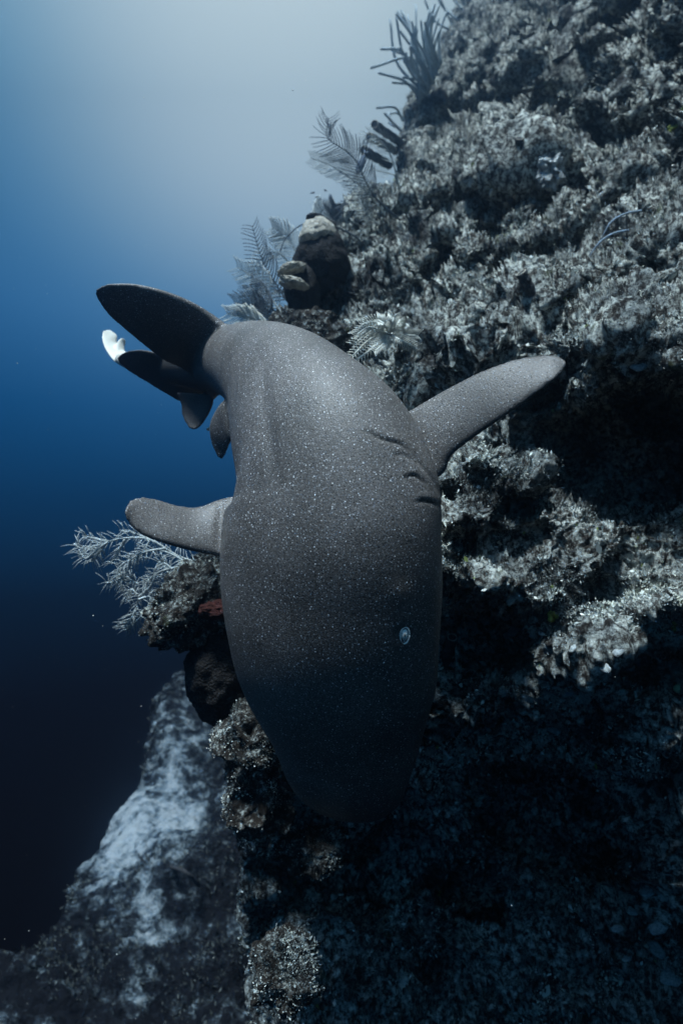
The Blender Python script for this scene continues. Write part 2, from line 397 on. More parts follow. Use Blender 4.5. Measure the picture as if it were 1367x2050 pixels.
ci = np.arange(0, NV, 4); cj = np.arange(0, NU, 4)
cg = P.reshape(NV, NU, 3)[np.ix_(ci, cj)]
cidx = np.arange(len(ci) * len(cj)).reshape(len(ci), len(cj))
cq = np.stack([cidx[:-1, :-1], cidx[:-1, 1:], cidx[1:, 1:], cidx[1:, :-1]], -1).reshape(-1, 4)
BV = BVHTree.FromPolygons([tuple(v) for v in cg.reshape(-1, 3).tolist()], cq.tolist())

# ------------------------------------------------------------------ lower slope, far below
SR = [(1290, 408, [7.6, 8.2, 9.0, 9.8]), (1400, 362, [6.9, 7.3, 7.9, 8.6]), (1500, 318, [6.2, 6.6, 7.1, 7.6]), (1600, 268, [5.7, 6.0, 6.4, 6.8]),
      (1720, 218, [5.1, 5.4, 5.7, 6.1]), (1840, 165, [4.6, 4.8, 5.1, 5.4]), (1960, 95, [4.2, 4.4, 4.6, 4.9]), (2120, -10, [3.7, 3.9, 4.1, 4.3]), (2500, -200, [3.0, 3.1, 3.3, 3.5])]
GS = []
for y_, s_, ds in SR:
    row = [at(1000 + (s_ - 1000) * f_, y_, d) for f_, d in zip((0, .35, .7, 1), ds)]
    s = row[-1]
    row += [s + Vector((-.15, .55, -.8)), s + Vector((-.4, 1.6, -3.0)), s + Vector((-.6, 2.6, -6.5))]
    GS.append([tuple(v) for v in row])
GS = np.array(GS)
SS = cr(GS, 420); SS = np.swapaxes(cr(np.swapaxes(SS, 0, 1), 300), 0, 1)
NS = grid_normals(SS).reshape(-1, 3); PS = SS.reshape(-1, 3)
if NS[:, 2].mean() < 0: NS = -NS
dS = .34 * noise3(PS * .8) + .26 * noise3(PS * 1.9 + 3) + .07 * (1 - 2 * np.abs(noise3(PS * 5 + 8))) + .06 * noise3(PS * 10 + 2) + .035 * noise3(PS * 22 + 12)
sx, sy = to_px(PS)
sand = np.exp(-(((sx - 270 - (1640 - sy) * .25) / 75) ** 2 + ((sy - 1680) / 130) ** 2)) + .7 * np.exp(-(((sx - 370) / 60) ** 2 + ((sy - 1650) / 130) ** 2)) \
     + .75 * np.exp(-(((sx - 300) / 40) ** 2 + ((sy - 1880) / 60) ** 2)) + .5 * np.exp(-(((sx - 240) / 60) ** 2 + ((sy - 2020) / 30) ** 2)) \
     + .35 * np.exp(-(((sx - 380) / 60) ** 2 + ((sy - 1450) / 90) ** 2)) + .5 * np.exp(-(((sx - 245) / 25) ** 2 + ((sy - 1590) / 40) ** 2))
PS2 = PS + NS * (dS * (1 - .6 * np.clip(sand, 0, 1)))[:, None]
ids = np.arange(420 * 300).reshape(420, 300)
sm = np_mesh('lower_slope', PS2, np.stack([ids[:-1, :-1], ids[:-1, 1:], ids[1:, 1:], ids[1:, :-1]], -1).reshape(-1, 4))
attr(sm, 'sand', np.clip(sand, 0, 1.1) * .19 - .055); sm.materials.append(M_slope)
so = bpy.data.objects.new('lower_slope', sm); C.objects.link(so)
tag(so, 'far lower reef slope with pale sand patches and dark rubble', None, kind='structure')
BVS = BVHTree.FromPolygons([tuple(v) for v in PS2.tolist()], np.stack([ids[:-1, :-1], ids[:-1, 1:], ids[1:, 1:], ids[1:, :-1]], -1).reshape(-1, 4).tolist())
def hit(px_, py_, bv=None, default=2.0):
    d = at(px_, py_, 1.0).normalized()
    r = (bv or BV).ray_cast(Vector((0, 0, 0)), d)
    if r[0] is None: return at(px_, py_, default), Vector((0, -1, 0))
    n = r[1]
    if n.dot(d) > 0: n = -n
    return r[0], n

# ------------------------------------------------------------------ turf, leafy algae growing over the rock (uncountable)
def scatter(Pv, Nv, w, n, size, name, label, mat_, tone_fn, seed, upb=.4, kinds=5, lenf=2.2):
    r = np.random.default_rng(seed)
    w = w / w.sum(); k = r.choice(len(Pv), n, p=w)
    p = Pv[k] + r.normal(size=(n, 3)) * .004; nn = Nv[k] + r.normal(size=(n, 3)) * .65; nn[:, 2] += upb
    nn /= np.linalg.norm(nn, axis=1)[:, None]
    t = np.cross(nn, r.normal(size=(n, 3))); t /= np.linalg.norm(t, axis=1)[:, None]
    b = np.cross(nn, t)
    s = (size * np.exp(r.normal(size=n) * .45) * np.clip(np.linalg.norm(p, axis=1) / 2.2, .5, 2.0))[:, None]
    V = np.stack([p - t * s * .22 - nn * s * .3, p + t * s * .5 + nn * s * lenf * .45 + b * s * .15, p + nn * s * lenf + b * s * .5 , p - t * s * .5 + nn * s * lenf * .5 + b * s * .25], 1).reshape(-1, 3)
    me = np_mesh(name, V, np.arange(4 * n).reshape(n, 4)); me.materials.append(mat_)
    attr(me, 'tone', np.repeat(tone_fn(p, r), 4))
    o = bpy.data.objects.new(name, me); C.objects.link(o); tag(o, label, 'algae', kind='stuff'); return o
xx, yy = to_px(PR)
vis = ((PR[:, 1] > .3) & (xx > 250) & (xx < 1480) & (yy > -80) & (yy < 2130)).astype(float)
patch = noise3(PR * 6 + 77)
w = vis * (1 - .97 * sstep(.25, .55, push)) * np.clip(.30 + 2.4 * patch, .02, 1.5) * (.25 + np.clip(PRN[:, 2], 0, 1))
scatter(PR, PRN, w, 260000, .0025, 'algal_turf', 'short pale algal turf covering the reef wall', M_turf,
        lambda p, r: np.clip(.44 + 1.3 * noise3(p * 3.2 + 5) + .6 * noise3(p * 11 + 6) + r.normal(size=len(p)) * .2, 0, .95), 3)
w2 = vis * (noise3(PR * 9 + 20) > .12) * (.3 + np.clip(PRN[:, 2], 0, 1))
scatter(PR, PRN, w2, 14000, .0062, 'leafy_algae', 'clumps of small leafy algae on the reef wall', M_turf,
        lambda p, r: np.clip(.62 + .5 * noise3(p * 3 + 15) + r.normal(size=len(p)) * .2, 0, 1), 4, lenf=1.2)
sx2, sy2 = to_px(PS2)
scatter(PS2, NS, ((sx2 > 0) & (sx2 < 620) & (sy2 < 2100) & (sand < .5)).astype(float) * np.clip(.3 + noise3(PS2 * 2.5), .02, 1), 16000, .0045, 'slope_algae',
        'dark low algae on the far lower slope', M_turf, lambda p, r: np.clip(.05 + r.random(len(p)) * .35, 0, 1), 5)

# ------------------------------------------------------------------ the shark
def loft_body():
    # px, py, depth of the axis; half width; half height; roll (degrees, dorsal turned to the left)
    R = [(688, 1628, 1.62, .020, .012, 12), (688, 1618, 1.605, .092, .034, 12), (689, 1590, 1.585, .126, .058, 12),
         (689, 1550, 1.540, .146, .078, 14), (686, 1470, 1.500, .177, .102, 16),
         (673, 1370, 1.455, .217, .128, 18), (662, 1280, 1.425, .232, .144, 20), (656, 1180, 1.410, .244, .154, 22),
         (656, 1080, 1.400, .243, .162, 24), (661, 1000, 1.410, .236, .165, 27), (643, 922, 1.440, .218, .160, 31),
         (605, 850, 1.510, .190, .148, 36), (568, 788, 1.620, .162, .134, 42), (526, 746, 1.770, .134, .118, 50),
         (478, 728, 1.940, .112, .104, 58), (424, 732, 2.110, .088, .080, 64), (365, 735, 2.270, .066, .062, 68),
         (318, 737, 2.410, .046, .046, 70), (275, 730, 2.540, .032, .036, 70), (240, 716, 2.650, .018, .024, 70)]
    ax = np.array([tuple(at(r[0], r[1], r[2])) for r in R]); prm = np.array([r[3:] for r in R])
    n = 190; A = cr(ax, n); Q_ = cr(prm, n); T = np.gradient(A, axis=0); T /= np.linalg.norm(T, axis=1)[:, None]
    m = 64; V = []
    frames = []
    for i in range(n):
        t = Vector(T[i]); a, b, roll = Q_[i]
        # dorsal direction: towards the camera and up, square to the axis
        d = Vector((0, -1, .15)); d = (d - t * d.dot(t)).normalized()
        if i: 
            pass
        s = t.cross(d).normalized()
        d = Quaternion(t, math.radians(-roll) if t.z > -2 else 0) @ d; s = t.cross(d).normalized()
        frames.append((Vector(A[i]), t, d, s))
        for k in range(m):
            th = 2 * math.pi * k / m; cx, sy_ = math.cos(th), math.sin(th)
            ex = 1.0
            up = b * (abs(sy_) ** ex) * (1 if sy_ > 0 else -1)
            if sy_ > 0: up *= 1.0
            else: up *= .85
            V.append(Vector(A[i]) + s * (a * cx) + d * up)
    Fc = []
    for i in range(n - 1):
        for k in range(m):
            k2 = (k + 1) % m; Fc.append((i * m + k, i * m + k2, (i + 1) * m + k2, (i + 1) * m + k))
    Fc.append(tuple(range(m))[::-1]); Fc.append(tuple((n - 1) * m + k for k in range(m)))
    return V, Fc, frames
def loft_fin(lead, trail, th, n=40, m=20):
    """lead and trail: polylines base -> tip of (px, py, depth)"""
    A = cr([tuple(at(*p)) for p in lead], n); B = cr([tuple(at(*p)) for p in trail], n)
    V = []; Fc = []
    for i in range(n):
        a, b = Vector(A[i]), Vector(B[i]); c = (b - a); L = c.length
        tdir = Vector(A[min(i + 1, n - 1)] + B[min(i + 1, n - 1)] - A[max(i - 1, 0)] - B[max(i - 1, 0)]).normalized()
        nr = c.cross(tdir).normalized() if L > 1e-6 else Vector((0, -1, 0))
        tk = max(.0052, th * (1 - i / (n - 1)) ** .8)
        tk = min(tk, max(.005, L * .45))
        for k in range(m):
            an = 2 * math.pi * k / m; u = .5 - .5 * math.cos(an)
            prof = abs(math.sin(an)) ** .8 * (1 - .25 * u)
            V.append(a + c * u + nr * (tk * prof * (1 if math.sin(an) >= 0 else -1)))
    for i in range(n - 1):
        for k in range(m):
            k2 = (k + 1) % m; Fc.append((i * m + k, i * m + k2, (i + 1) * m + k2, (i + 1) * m + k))
    Fc.append(tuple(range(m))[::-1]); Fc.append(tuple((n - 1) * m + k for k in range(m)))
    return V, Fc
BV_, BF_, frames = loft_body()
mb = MB(); mb.poly(BV_, BF_)
# right pectoral fin (picture right)
mb.poly(*loft_fin([(790, 960, 1.40), (880, 955, 1.39), (905, 912, 1.38), (960, 869, 1.36), (1030, 821, 1.34), (1090, 776, 1.33), (1122, 748, 1.325), (1133, 728, 1.325)],
                  [(700, 860, 1.46), (782, 838, 1.45), (830, 815, 1.435), (890, 780, 1.42), (960, 744, 1.40), (1030, 719, 1.385), (1090, 710, 1.375), (1118, 712, 1.355), (1132, 722, 1.335)], .022))
# left pectoral fin
mb.poly(*loft_fin([(520, 1120, 1.50), (432, 1113, 1.48), (375, 1101, 1.46), (322, 1086, 1.44), (282, 1070, 1.43), (259, 1050, 1.425), (251, 1032, 1.42), (251, 1020, 1.425)],
                  [(520, 985, 1.56), (447, 997, 1.55), (400, 1014, 1.54), (358, 1012, 1.52), (318, 1000, 1.50), (284, 994, 1.48), (262, 1000, 1.46), (253, 1014, 1.44)], .020))
# first dorsal fin
mb.poly(*loft_fin([(500, 690, 1.86), (435, 637, 1.88), (380, 602, 1.86), (320, 579, 1.84), (262, 567, 1.83), (215, 568, 1.83), (191, 580, 1.84)],
                  [(430, 800, 2.10), (372, 742, 2.06), (330, 722, 2.02), (285, 688, 1.98), (245, 655, 1.94), (215, 628, 1.90), (195, 598, 1.87)], .034))
# second dorsal fin
mb.poly(*loft_fin([(420, 730, 2.20), (370, 725, 2.22), (322, 707, 2.24), (282, 699, 2.26), (250, 704, 2.28), (235, 716, 2.29)],
                  [(430, 795, 2.34), (372, 806, 2.36), (335, 790, 2.36), (295, 766, 2.36), (260, 745, 2.35), (240, 728, 2.32)], .018))
# pelvic fins
mb.poly(*loft_fin([(430, 790, 2.16), (425, 815, 2.16), (412, 840, 2.16), (400, 856, 2.16), (388, 860, 2.16)],
                  [(352, 785, 2.22), (362, 808, 2.22), (364, 828, 2.22), (370, 845, 2.2), (378, 857, 2.18)], .016))
mb.poly(*loft_fin([(500, 790, 1.72), (452, 800, 1.74), (432, 822, 1.77), (420, 850, 1.79), (423, 885, 1.80), (436, 915, 1.80)],
                  [(510, 880, 1.70), (470, 880, 1.72), (460, 890, 1.74), (456, 902, 1.76), (452, 912, 1.78), (446, 920, 1.79)], .016))
# tail fin, its upper side turned to the light
mb.poly(*loft_fin([(290, 745, 2.52), (250, 735, 2.58), (228, 722, 2.66), (212, 700, 2.74), (204, 678, 2.80), (206, 663, 2.84)],
                  [(300, 712, 2.74), (262, 708, 2.80), (246, 700, 2.84), (236, 688, 2.88), (236, 672, 2.90), (220, 660, 2.90)], .014))
mb.poly(*loft_fin([(232, 706, 2.76), (232, 692, 2.80), (236, 682, 2.84), (244, 676, 2.87)],
                  [(252, 712, 2.84), (250, 697, 2.88), (252, 688, 2.90), (252, 681, 2.90)], .010))
# far pelvic fin tip showing behind the near one
mb.poly(*loft_fin([(452, 846, 1.96), (430, 852, 1.98), (418, 856, 2.0), (412, 859, 2.01)],
                  [(452, 868, 2.05), (432, 862, 2.05), (422, 861, 2.05), (414, 861, 2.05)], .010))
tmp_me = bpy.data.meshes.new('tmp'); tmp_me.from_pydata([tuple(v) for v in mb.v], [], mb.f); tmp_me.update()
tmp = bpy.data.objects.new('tmp', tmp_me); C.objects.link(tmp)
rm = tmp.modifiers.new('r', 'REMESH'); rm.mode = 'VOXEL'; rm.voxel_size = .0042
sm_ = tmp.modifiers.new('s', 'SMOOTH'); sm_.factor = .5; sm_.iterations = 9
dg = bpy.context.evaluated_depsgraph_get(); dg.update()
ev = tmp.evaluated_get(dg); bme = bpy.data.meshes.new_from_object(ev)
bpy.data.objects.remove(tmp)
co = np.empty(len(bme.vertices) * 3, np.float32); bme.vertices.foreach_get('co', co); co = co.reshape(-1, 3)
nn = np.empty(len(bme.vertices) * 3, np.float32); bme.vertices.foreach_get('normal', nn); nn = nn.reshape(-1, 3)
bx, by = to_px(co); facing = (np.einsum('ij,ij->i', nn, co) < 0)
def seg_dist(px_, py_, pts):
    best = np.full(len(px_), 1e9); side = np.zeros(len(px_)); par = np.zeros(len(px_)); L = 0
    c = cr(pts, 14)
    for i in range(13):
        a, b = c[i], c[i + 1]; d = b - a; l2 = (d ** 2).sum()
        t = np.clip(((px_ - a[0]) * d[0] + (py_ - a[1]) * d[1]) / l2, 0, 1)
        ex = px_ - a[0] - t * d[0]; ey = py_ - a[1] - t * d[1]; r = np.hypot(ex, ey)
        cl = r < best; best = np.where(cl, r, best); side = np.where(cl, ey, side); par = np.where(cl, (i + t) / 13, par)
    return best, side, par
slit = np.zeros(len(co)); dz = np.zeros(len(co))
front = facing & (co[:, 1] < 1.75)
for pts, dep in [([(734, 862), (765, 878), (800, 888), (818, 902)], .006), ([(786, 914), (805, 910), (830, 924)], .0035), ([(806, 957), (830, 952), (852, 968)], .005),
                 ([(832, 1004), (855, 1003), (884, 1013)], .0055), ([(818, 900), (842, 930), (864, 958), (878, 990)], .004)]:
    r, sd, t = seg_dist(bx, by, pts); tp = np.sin(np.pi * np.clip(t, .02, .98)) ** .5 * front
    dz -= .6 * dep * tp * np.exp(-(r / 3.6) ** 2)
    dz += dep * .22 * tp * np.exp(-((r - 10) / 9.0) ** 2) * (sd < 0)
    slit = np.maximum(slit, tp * (1 - sstep(1.2, 3.4, r)) * .9 * (dep > .0048))
# soft skin folds on the flank where the body bends, muscle ridge along the back, brow over the eye
for pts, dep, wd in [([(458, 700), (454, 780), (452, 860)], .004, 5), ([(472, 720), (468, 800), (462, 900)], .003, 5), ([(530, 690), (525, 770), (540, 900), (560, 1000)], .006, 16),
                     ([(445, 960), (440, 1060), (436, 1110)], .004, 9)]:
    r, sd, t = seg_dist(bx, by, pts); dz -= dep * front * np.sin(np.pi * np.clip(t, 0, 1)) * np.exp(-(r / wd) ** 2)
r, sd, t = seg_dist(bx, by, [(806, 1190), (814, 1225), (822, 1262)]); dz += .003 * front * np.exp(-(r / 26) ** 2)
eye_r = np.hypot(bx - 809, by - 1270); dz -= .006 * front * np.exp(-(eye_r / 13) ** 2)
rr, sd, t = seg_dist(bx, by, [(690, 1480), (695, 1580)]); dz += .004 * front * np.exp(-(rr / 40) ** 2)
co2 = co + nn * dz[:, None].astype(np.float32)
bme.vertices.foreach_set('co', co2.ravel())
pale = ((co[:, 1] > 2.53) & (bx < 262) & (by < 735)).astype(float) * sstep(2.55, 2.66, co[:, 1])  # mask for the sunlit fin tips, light painted into the colour
pale = np.maximum(pale, ((co[:, 1] > 1.9) & (co[:, 1] < 2.1) & (bx < 425) & (by > 845) & (by < 866)).astype(float))
plain_shaded = np.maximum(.8 * sstep(1.85, 2.0, co[:, 1]), .5 * sstep(880, 960, bx) + .35 * sstep(440, 400, bx) * (by > 950)); attr(bme, 'plain_shaded', plain_shaded); attr(bme, 'pale', pale); attr(bme, 'slit', slit)  # fewer specks on the fins, and their shade painted in
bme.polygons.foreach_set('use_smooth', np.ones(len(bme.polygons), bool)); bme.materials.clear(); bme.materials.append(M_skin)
shark = empty('shark', at(661, 1080, 1.41))
for v_ in (1,):
    c3 = co2 - np.array(shark.location, np.float32); bme.vertices.foreach_set('co', c3.ravel())
bme.update()
body = bpy.data.objects.new('body', bme); C.objects.link(body); body.parent = shark
tag(shark, 'large grey nurse shark with painted white glints on its skin diving head down beside the reef', 'shark')
SB = BVHTree.FromObject(body, bpy.context.evaluated_depsgraph_get())

# eye, set in the socket
M_eye = mat('eye_white', [(.90, .86, .78), (.97, .94, .87)], scale=300, rough=.25, bump=0, spec=.6)
M_iris = mat('iris', [(.50, .50, .44), (.80, .80, .72)], scale=420, rough=.2, bump=0, spec=.7)
M_black = mat('pupil_black', [(.004, .004, .004), (.008, .008, .008)], scale=50, rough=.1, bump=0, spec=.7)
e_dir = at(809.5, 1270, 1).normalized()
h = SB.ray_cast(-shark.location, e_dir)
ep = h[0] + shark.location; en = h[1]
ev_ = (Vector((0, 0, 1)) - en * en.z).normalized(); eu = en.cross(ev_).normalized()
def disc_dome(c, u, v, n, ru, rv, hgt, rings=6, seg=28, cut=None):
    V = []; Fs = []
    for i in range(rings + 1):
        t = i / rings
        for k in range(seg):
            a = 2 * math.pi * k / seg
            V.append(c + u * (ru * t * math.cos(a)) + v * (rv * t * math.sin(a)) + n * (hgt * math.sqrt(max(0, 1 - t * t))))
    for i in range(rings):
        for k in range(seg):
            k2 = (k + 1) % seg; Fs.append((i * seg + k, i * seg + k2, (i + 1) * seg + k2, (i + 1) * seg + k))
    return V, Fs
if eu.x < 0: eu = -eu
eye = MB().poly(*disc_dome(ep - en * .001, eu, ev_, en, .0078, .0140, .007)).build('eye', M_eye, shark)
MB().poly(*disc_dome(ep + en * .0046 - ev_ * .001 - eu * .001, eu, ev_, en, .0046, .0080, .0030)).build('iris', M_iris, eye)
MB().poly(*disc_dome(ep + en * .0072 + ev_ * .001 - eu * .0012, eu, ev_, en, .0011, .0028, .0010)).build('pupil', M_black, eye)
rim = [ep + en * .003 + eu * (.0090 * math.cos(a)) + ev_ * (.0160 * math.sin(a) * (1.12 if math.sin(a) < 0 else 1)) for a in [2 * math.pi * i / 30 for i in range(31)]]
MB().tube(rim, [.0017] * 31, 6).build('eyelid', M_eye, shark)

# ------------------------------------------------------------------ growth on the reef
M_rod = mat('sea_rod_hazed', [(.26, .32, .36), (.46, .54, .58)], scale=120, bump=.5)  # pale blue of the water haze put into the rod colour
M_tube = mat('dark_sponge', [(.014, .015, .018), (.05, .05, .055), (.10, .105, .105)], scale=60, bump=.8)
M_brim = mat('pale_sponge_rim', [(.22, .21, .18), (.50, .47, .40)], scale=45, bump=.6)
M_barrel = mat('barrel_sponge_skin', [(.006, .006, .007), (.018, .016, .016)], scale=40, bump=.9)
M_plume = mat('dark_plume', [(.05, .065, .08), (.11, .135, .16)], scale=90, bump=0)
M_plume2 = mat('pale_plume', [(.30, .34, .35), (.52, .56, .55)], scale=90, bump=0)
M_white = mat('white_plume', [(.50, .52, .48), (.75, .76, .70)], scale=90, bump=0)
M_whip = mat('blue_grey_whip', [(.14, .20, .27), (.26, .33, .40)], scale=60, bump=.2)
M_green = mat('yellow_green_growth', [(.12, .16, .03), (.30, .34, .08)], scale=120, bump=.4)
M_red = mat('red_sponge', [(.030, .008, .006), (.07, .016, .012)], scale=80, bump=.6)
M_disc = mat('pale_coralline', [(.12, .14, .15), (.42, .46, .46)], scale=140, bump=.3)
M_rock = M_reef
M_disc2 = mat('pale_ridged_skin', [(.05, .055, .06), (.30, .33, .34), (.62, .66, .66)], scale=26, bump=.5)

def dref(px_, py_, w=14):
    ys = [hit(px_ + i, py_ + j, default=99)[0].y for i in (-w, 0, w) for j in (-w, 0, w)]
    ys = [y for y in ys if y < 50]
    return min(ys) if ys else 4.0
def shift(pts, lead=0.0, w=14):
    # move a colony along the line of sight of its foot until the foot stands on the rock
    k = dref(pts[0][0], pts[0][1], w) + lead - pts[0][2]
    return [(p[0], p[1], p[2] + k) for p in pts]

def curve(a, b, bend, n=10):
    """points from a to b bent by vector bend in the middle"""
    return [a.lerp(b, t) + bend * (4 * t * (1 - t)) for t in [i / (n - 1) for i in range(n)]]

def sea_rods(base_px, tips, depth, label, r=.011):
    depth = dref(*base_px, 20) - .05
    e = empty('sea_rod', at(*base_px, depth)); tag(e, label, 'soft coral', 'sea rods at the top of the reef')
    for i, (bx_, by_, tx, ty, cx, cy) in enumerate(tips):
        d0 = depth + random.uniform(-.05, .05); d1 = depth + random.uniform(-.5, .15)
        pts = cr([tuple(at(bx_, by_, d0)), tuple(at((bx_ + tx) / 2 + cx * 1.7, (by_ + ty) / 2 + cy * 1.7, (d0 + d1) / 2)), tuple(at(tx, ty, d1))], 12)
        MB().tube([Vector(p) for p in pts], [r * (1 - .25 * k / 11) for k in range(12)], 6).build('branch', M_rod, e)
big = []
big = [(838, 208, 742, 136, 22, -32), (842, 200, 758, 146, 6, -6), (848, 190, 762, 98, 2, -22), (850, 186, 780, 38, -12, 8), (856, 182, 795, 22, 12, 8), (858, 176, 800, 95, -6, -8),
       (862, 170, 816, 30, -4, 6), (866, 168, 824, 42, -4, 4), (868, 160, 832, 10, -8, 4), (872, 152, 842, 40, -4, 2), (874, 146, 850, 44, 0, 0), (876, 140, 870, 8, -14, 14),
       (880, 130, 866, 30, -6, 0), (870, 156, 862, 72, -6, 0), (852, 186, 806, 155, 4, -6), (846, 196, 785, 165, 4, -6), (860, 176, 822, 92, -8, 0), (866, 166, 800, 62, 10, 10),
       (878, 138, 880, 60, -6, 0), (882, 128, 895, 20, -6, 0), (856, 182, 812, 105, -8, 0), (874, 150, 838, 84, -4, 0)]
rr_ = random.Random(5)
for k in range(20):
    a_, b_ = rr_.choice(big[:22]), rr_.choice(big[:22]); t_ = rr_.uniform(.3, .7)
    if abs(a_[0] - b_[0]) < 30: big.append(tuple(a_[i] * (1 - t_) + b_[i] * t_ + rr_.uniform(-5, 5) for i in range(6)))
sea_rods((855, 200), big, 5.2, 'large blue grey sea rod with many tall curved branches on the top reef edge', .0135)
sea_rods((800, 250), [(806, 242, 754, 216, 6, -8), (800, 256, 778, 225, -4, 4), (802, 262, 770, 228, 0, 0), (800, 258, 778, 246, 0, -2), (808, 238, 781, 228, 0, -4)], 4.6,
         'small sea rod with a few short branches just above the tube sponges', .011)
M_haze_rod = M_rod
sea_rods((920, 20), [(915, 40, 868, -40, -6, 4), (925, 20, 900, -60, -6, 4), (900, 60, 850, 0, -4, 6), (935, 0, 915, -70, 0, 0), (905, 50, 872, -20, 0, 0), (930, 10, 890, -50, 0, 0)], 6.8,
         'distant faint sea rod on the reef edge at the very top of the picture', .014)

# tube sponges
def tube_sponge(base, tip, r, label, group=None, m=None, cat='sponge'):
    e = empty('tube_sponge', base); tag(e, label, cat, group)
    ax = tip - base; n = 12
    c = [base + ax * (i / (n - 1)) + Vector((random.uniform(-1, 1), random.uniform(-1, 1), random.uniform(-1, 1))) * r * .10 for i in range(n)]
    rad = [r * (1.0 + .10 * math.sin(i * 1.9 + r * 300)) for i in range(n)]
    d = ax.normalized()
    # wall folds over the lip and goes down inside: an open tube
    c += [c[-1] + d * r * .12, c[-1] + d * r * .05, c[-1] - d * r * .6, c[-1] - d * r * 2.0]
    rad += [r * .88, r * .66, r * .60, r * .5]
    MB().tube(c, rad, 18).build('tube', m or M_tube, e)
    lip = []
    t0 = d.cross(Vector((0, 0, 1))).normalized(); t1 = d.cross(t0)
    for i in range(25):
        a = 2 * math.pi * i / 24; lip.append(tip + d * r * .10 + (t0 * math.cos(a) + t1 * math.sin(a)) * r * .84)
    MB().tube(lip, r * .13, 6).build('rim', M_brim if m is None else m, e)
    return e
D3 = dref(800, 300, 16) - .25
tube_sponge(at(800, 286, D3 + .35), at(750, 249, D3 - .05), .031, 'dark tube sponge sticking out of the reef edge, highest of the three', 'tube sponges on the reef edge')
tube_sponge(at(792, 302, D3 + .3), at(739, 274, D3 - .1), .029, 'dark tube sponge on the reef edge, middle one of the three', 'tube sponges on the reef edge')
tube_sponge(at(778, 330, D3 + .25), at(728, 301, D3 - .15), .032, 'dark tube sponge behind the pale plume, lowest of the three', 'tube sponges on the reef edge')
for (a_, b_, r_, l_) in [((1036, 312), (1034, 284), .022, 'short upright dark tube sponge on the open reef face above the cup cluster'),
                         ((1057, 600), (1060, 536), .020, 'shaggy upright tube sponge on the bright reef face above the fin tip'),
                         ((897, 1330), (896, 1278), .016, 'dim finger sponge beside the shark head in the shade')]:
    hp, hn = hit(*a_); t_ = hp + (at(b_[0], b_[1], hp.y) - at(a_[0], a_[1], hp.y)) + hn * .05
    tube_sponge(hp - hn * .03, t_, r_, l_)

# plumes: stem with rows of curved side branches
def unit_pinnule(m, r=.02):
    pts = [Vector((t, 0, .28 * t * t - .05 * t)) for t in [0, .2, .4, .6, .8, 1]]
    return MB().tube(pts, [r * 1.5, r * 1.5, r * 1.4, r * 1.3, r * 1.2, r * .8], 4)
def plume(pts, label, m, L, n, r_stem=.005, r_pin=.018, name='sea_plume', split=True, spread=1.15, group='feathery sea plumes', sides=(1, -1), jitter=.1, anchor=True):
    """pts: (px,py,depth) from base to tip; L side branch length in metres"""
    pts = shift(pts, 0.0, 10) if anchor else pts
    e = empty(name, at(*pts[0])); tag(e, label, 'soft coral', group)
    c = [Vector(p) for p in cr([tuple(at(*p)) for p in pts], 40)]
    MB().tube(c[::2] + [c[-1]], [r_stem * (1 - .6 * i / 20) for i in range(21)], 6).build('stem', m, e)
    pm = None; rest = MB()
    for i in range(n):
        t = .22 + .77 * i / (n - 1); k = t * 39; j = min(int(k), 38); p = c[j].lerp(c[j + 1], k - j)
        d = (c[j + 1] - c[j]).normalized(); toward = -p.normalized(); sd = d.cross(toward).normalized()
        for s_ in sides:
            dirv = (sd * s_ * spread + d * .9 + toward * random.uniform(-.25, .35)).normalized()
            up = Vector((0, 0, -1)) * .7 + d * .8; up = (up - dirv * up.dot(dirv)).normalized(); y = up.cross(dirv)
            ln = L * (.45 + .55 * math.sin(math.pi * min(1, .15 + t * .8))) * random.uniform(1 - jitter, 1 + jitter)
            R_ = Matrix((dirv, y, up)).transposed().to_4x4()
            mtx = Matrix.Translation(p) @ R_ @ Matrix.Scale(ln, 4)
            if split:
                if pm is None:
                    o = unit_pinnule(m, r_pin).build('side_branch', m); pm = o.data
                else: o = bpy.data.objects.new('side_branch', pm); C.objects.link(o)
                o.parent = e; o.matrix_local = Matrix.Translation(-e.location) @ mtx
            else:
                u = unit_pinnule(m, r_pin); rest.poly([mtx @ v for v in u.v], u.f)
    if not split:
        o = rest.build('side_branches', m, e); o['kind'] = 'stuff'
    return e
plume([(800, 440, 3.5), (760, 405, 3.4), (735, 370, 3.35), (715, 325, 3.3), (690, 300, 3.3), (655, 275, 3.3), (658, 236, 3.3)], 'tall dark feathery sea plume leaning out from the reef edge, its tip highest', M_plume, .13, 34, .006, .016)
plume([(770, 430, 3.5), (735, 385, 3.3), (700, 355, 3.2), (660, 330, 3.15), (622, 316, 3.1)], 'pale feathery sea plume crossing below the dark one', M_plume2, .085, 34, .005, .02)
plume([(800, 380, 3.6), (785, 320, 3.5), (765, 285, 3.45), (740, 272, 3.4), (715, 300, 3.4)], 'pale arching sea plume hanging in front of the tube sponges', M_plume2, .075, 26, .005, .02, sides=(1, -1))
plume([(760, 450, 3.4), (735, 430, 3.3), (712, 380, 3.3), (720, 350, 3.3)], 'short pale sea plume rising close under the tube sponges', M_plume2, .08, 18, .005, .02)
plume([(790, 350, 3.8), (770, 345, 3.7), (740, 340, 3.6), (716, 352, 3.6)], 'pale fluffy sea plume nearest the lowest tube sponge', M_plume2, .06, 16, .004, .02)
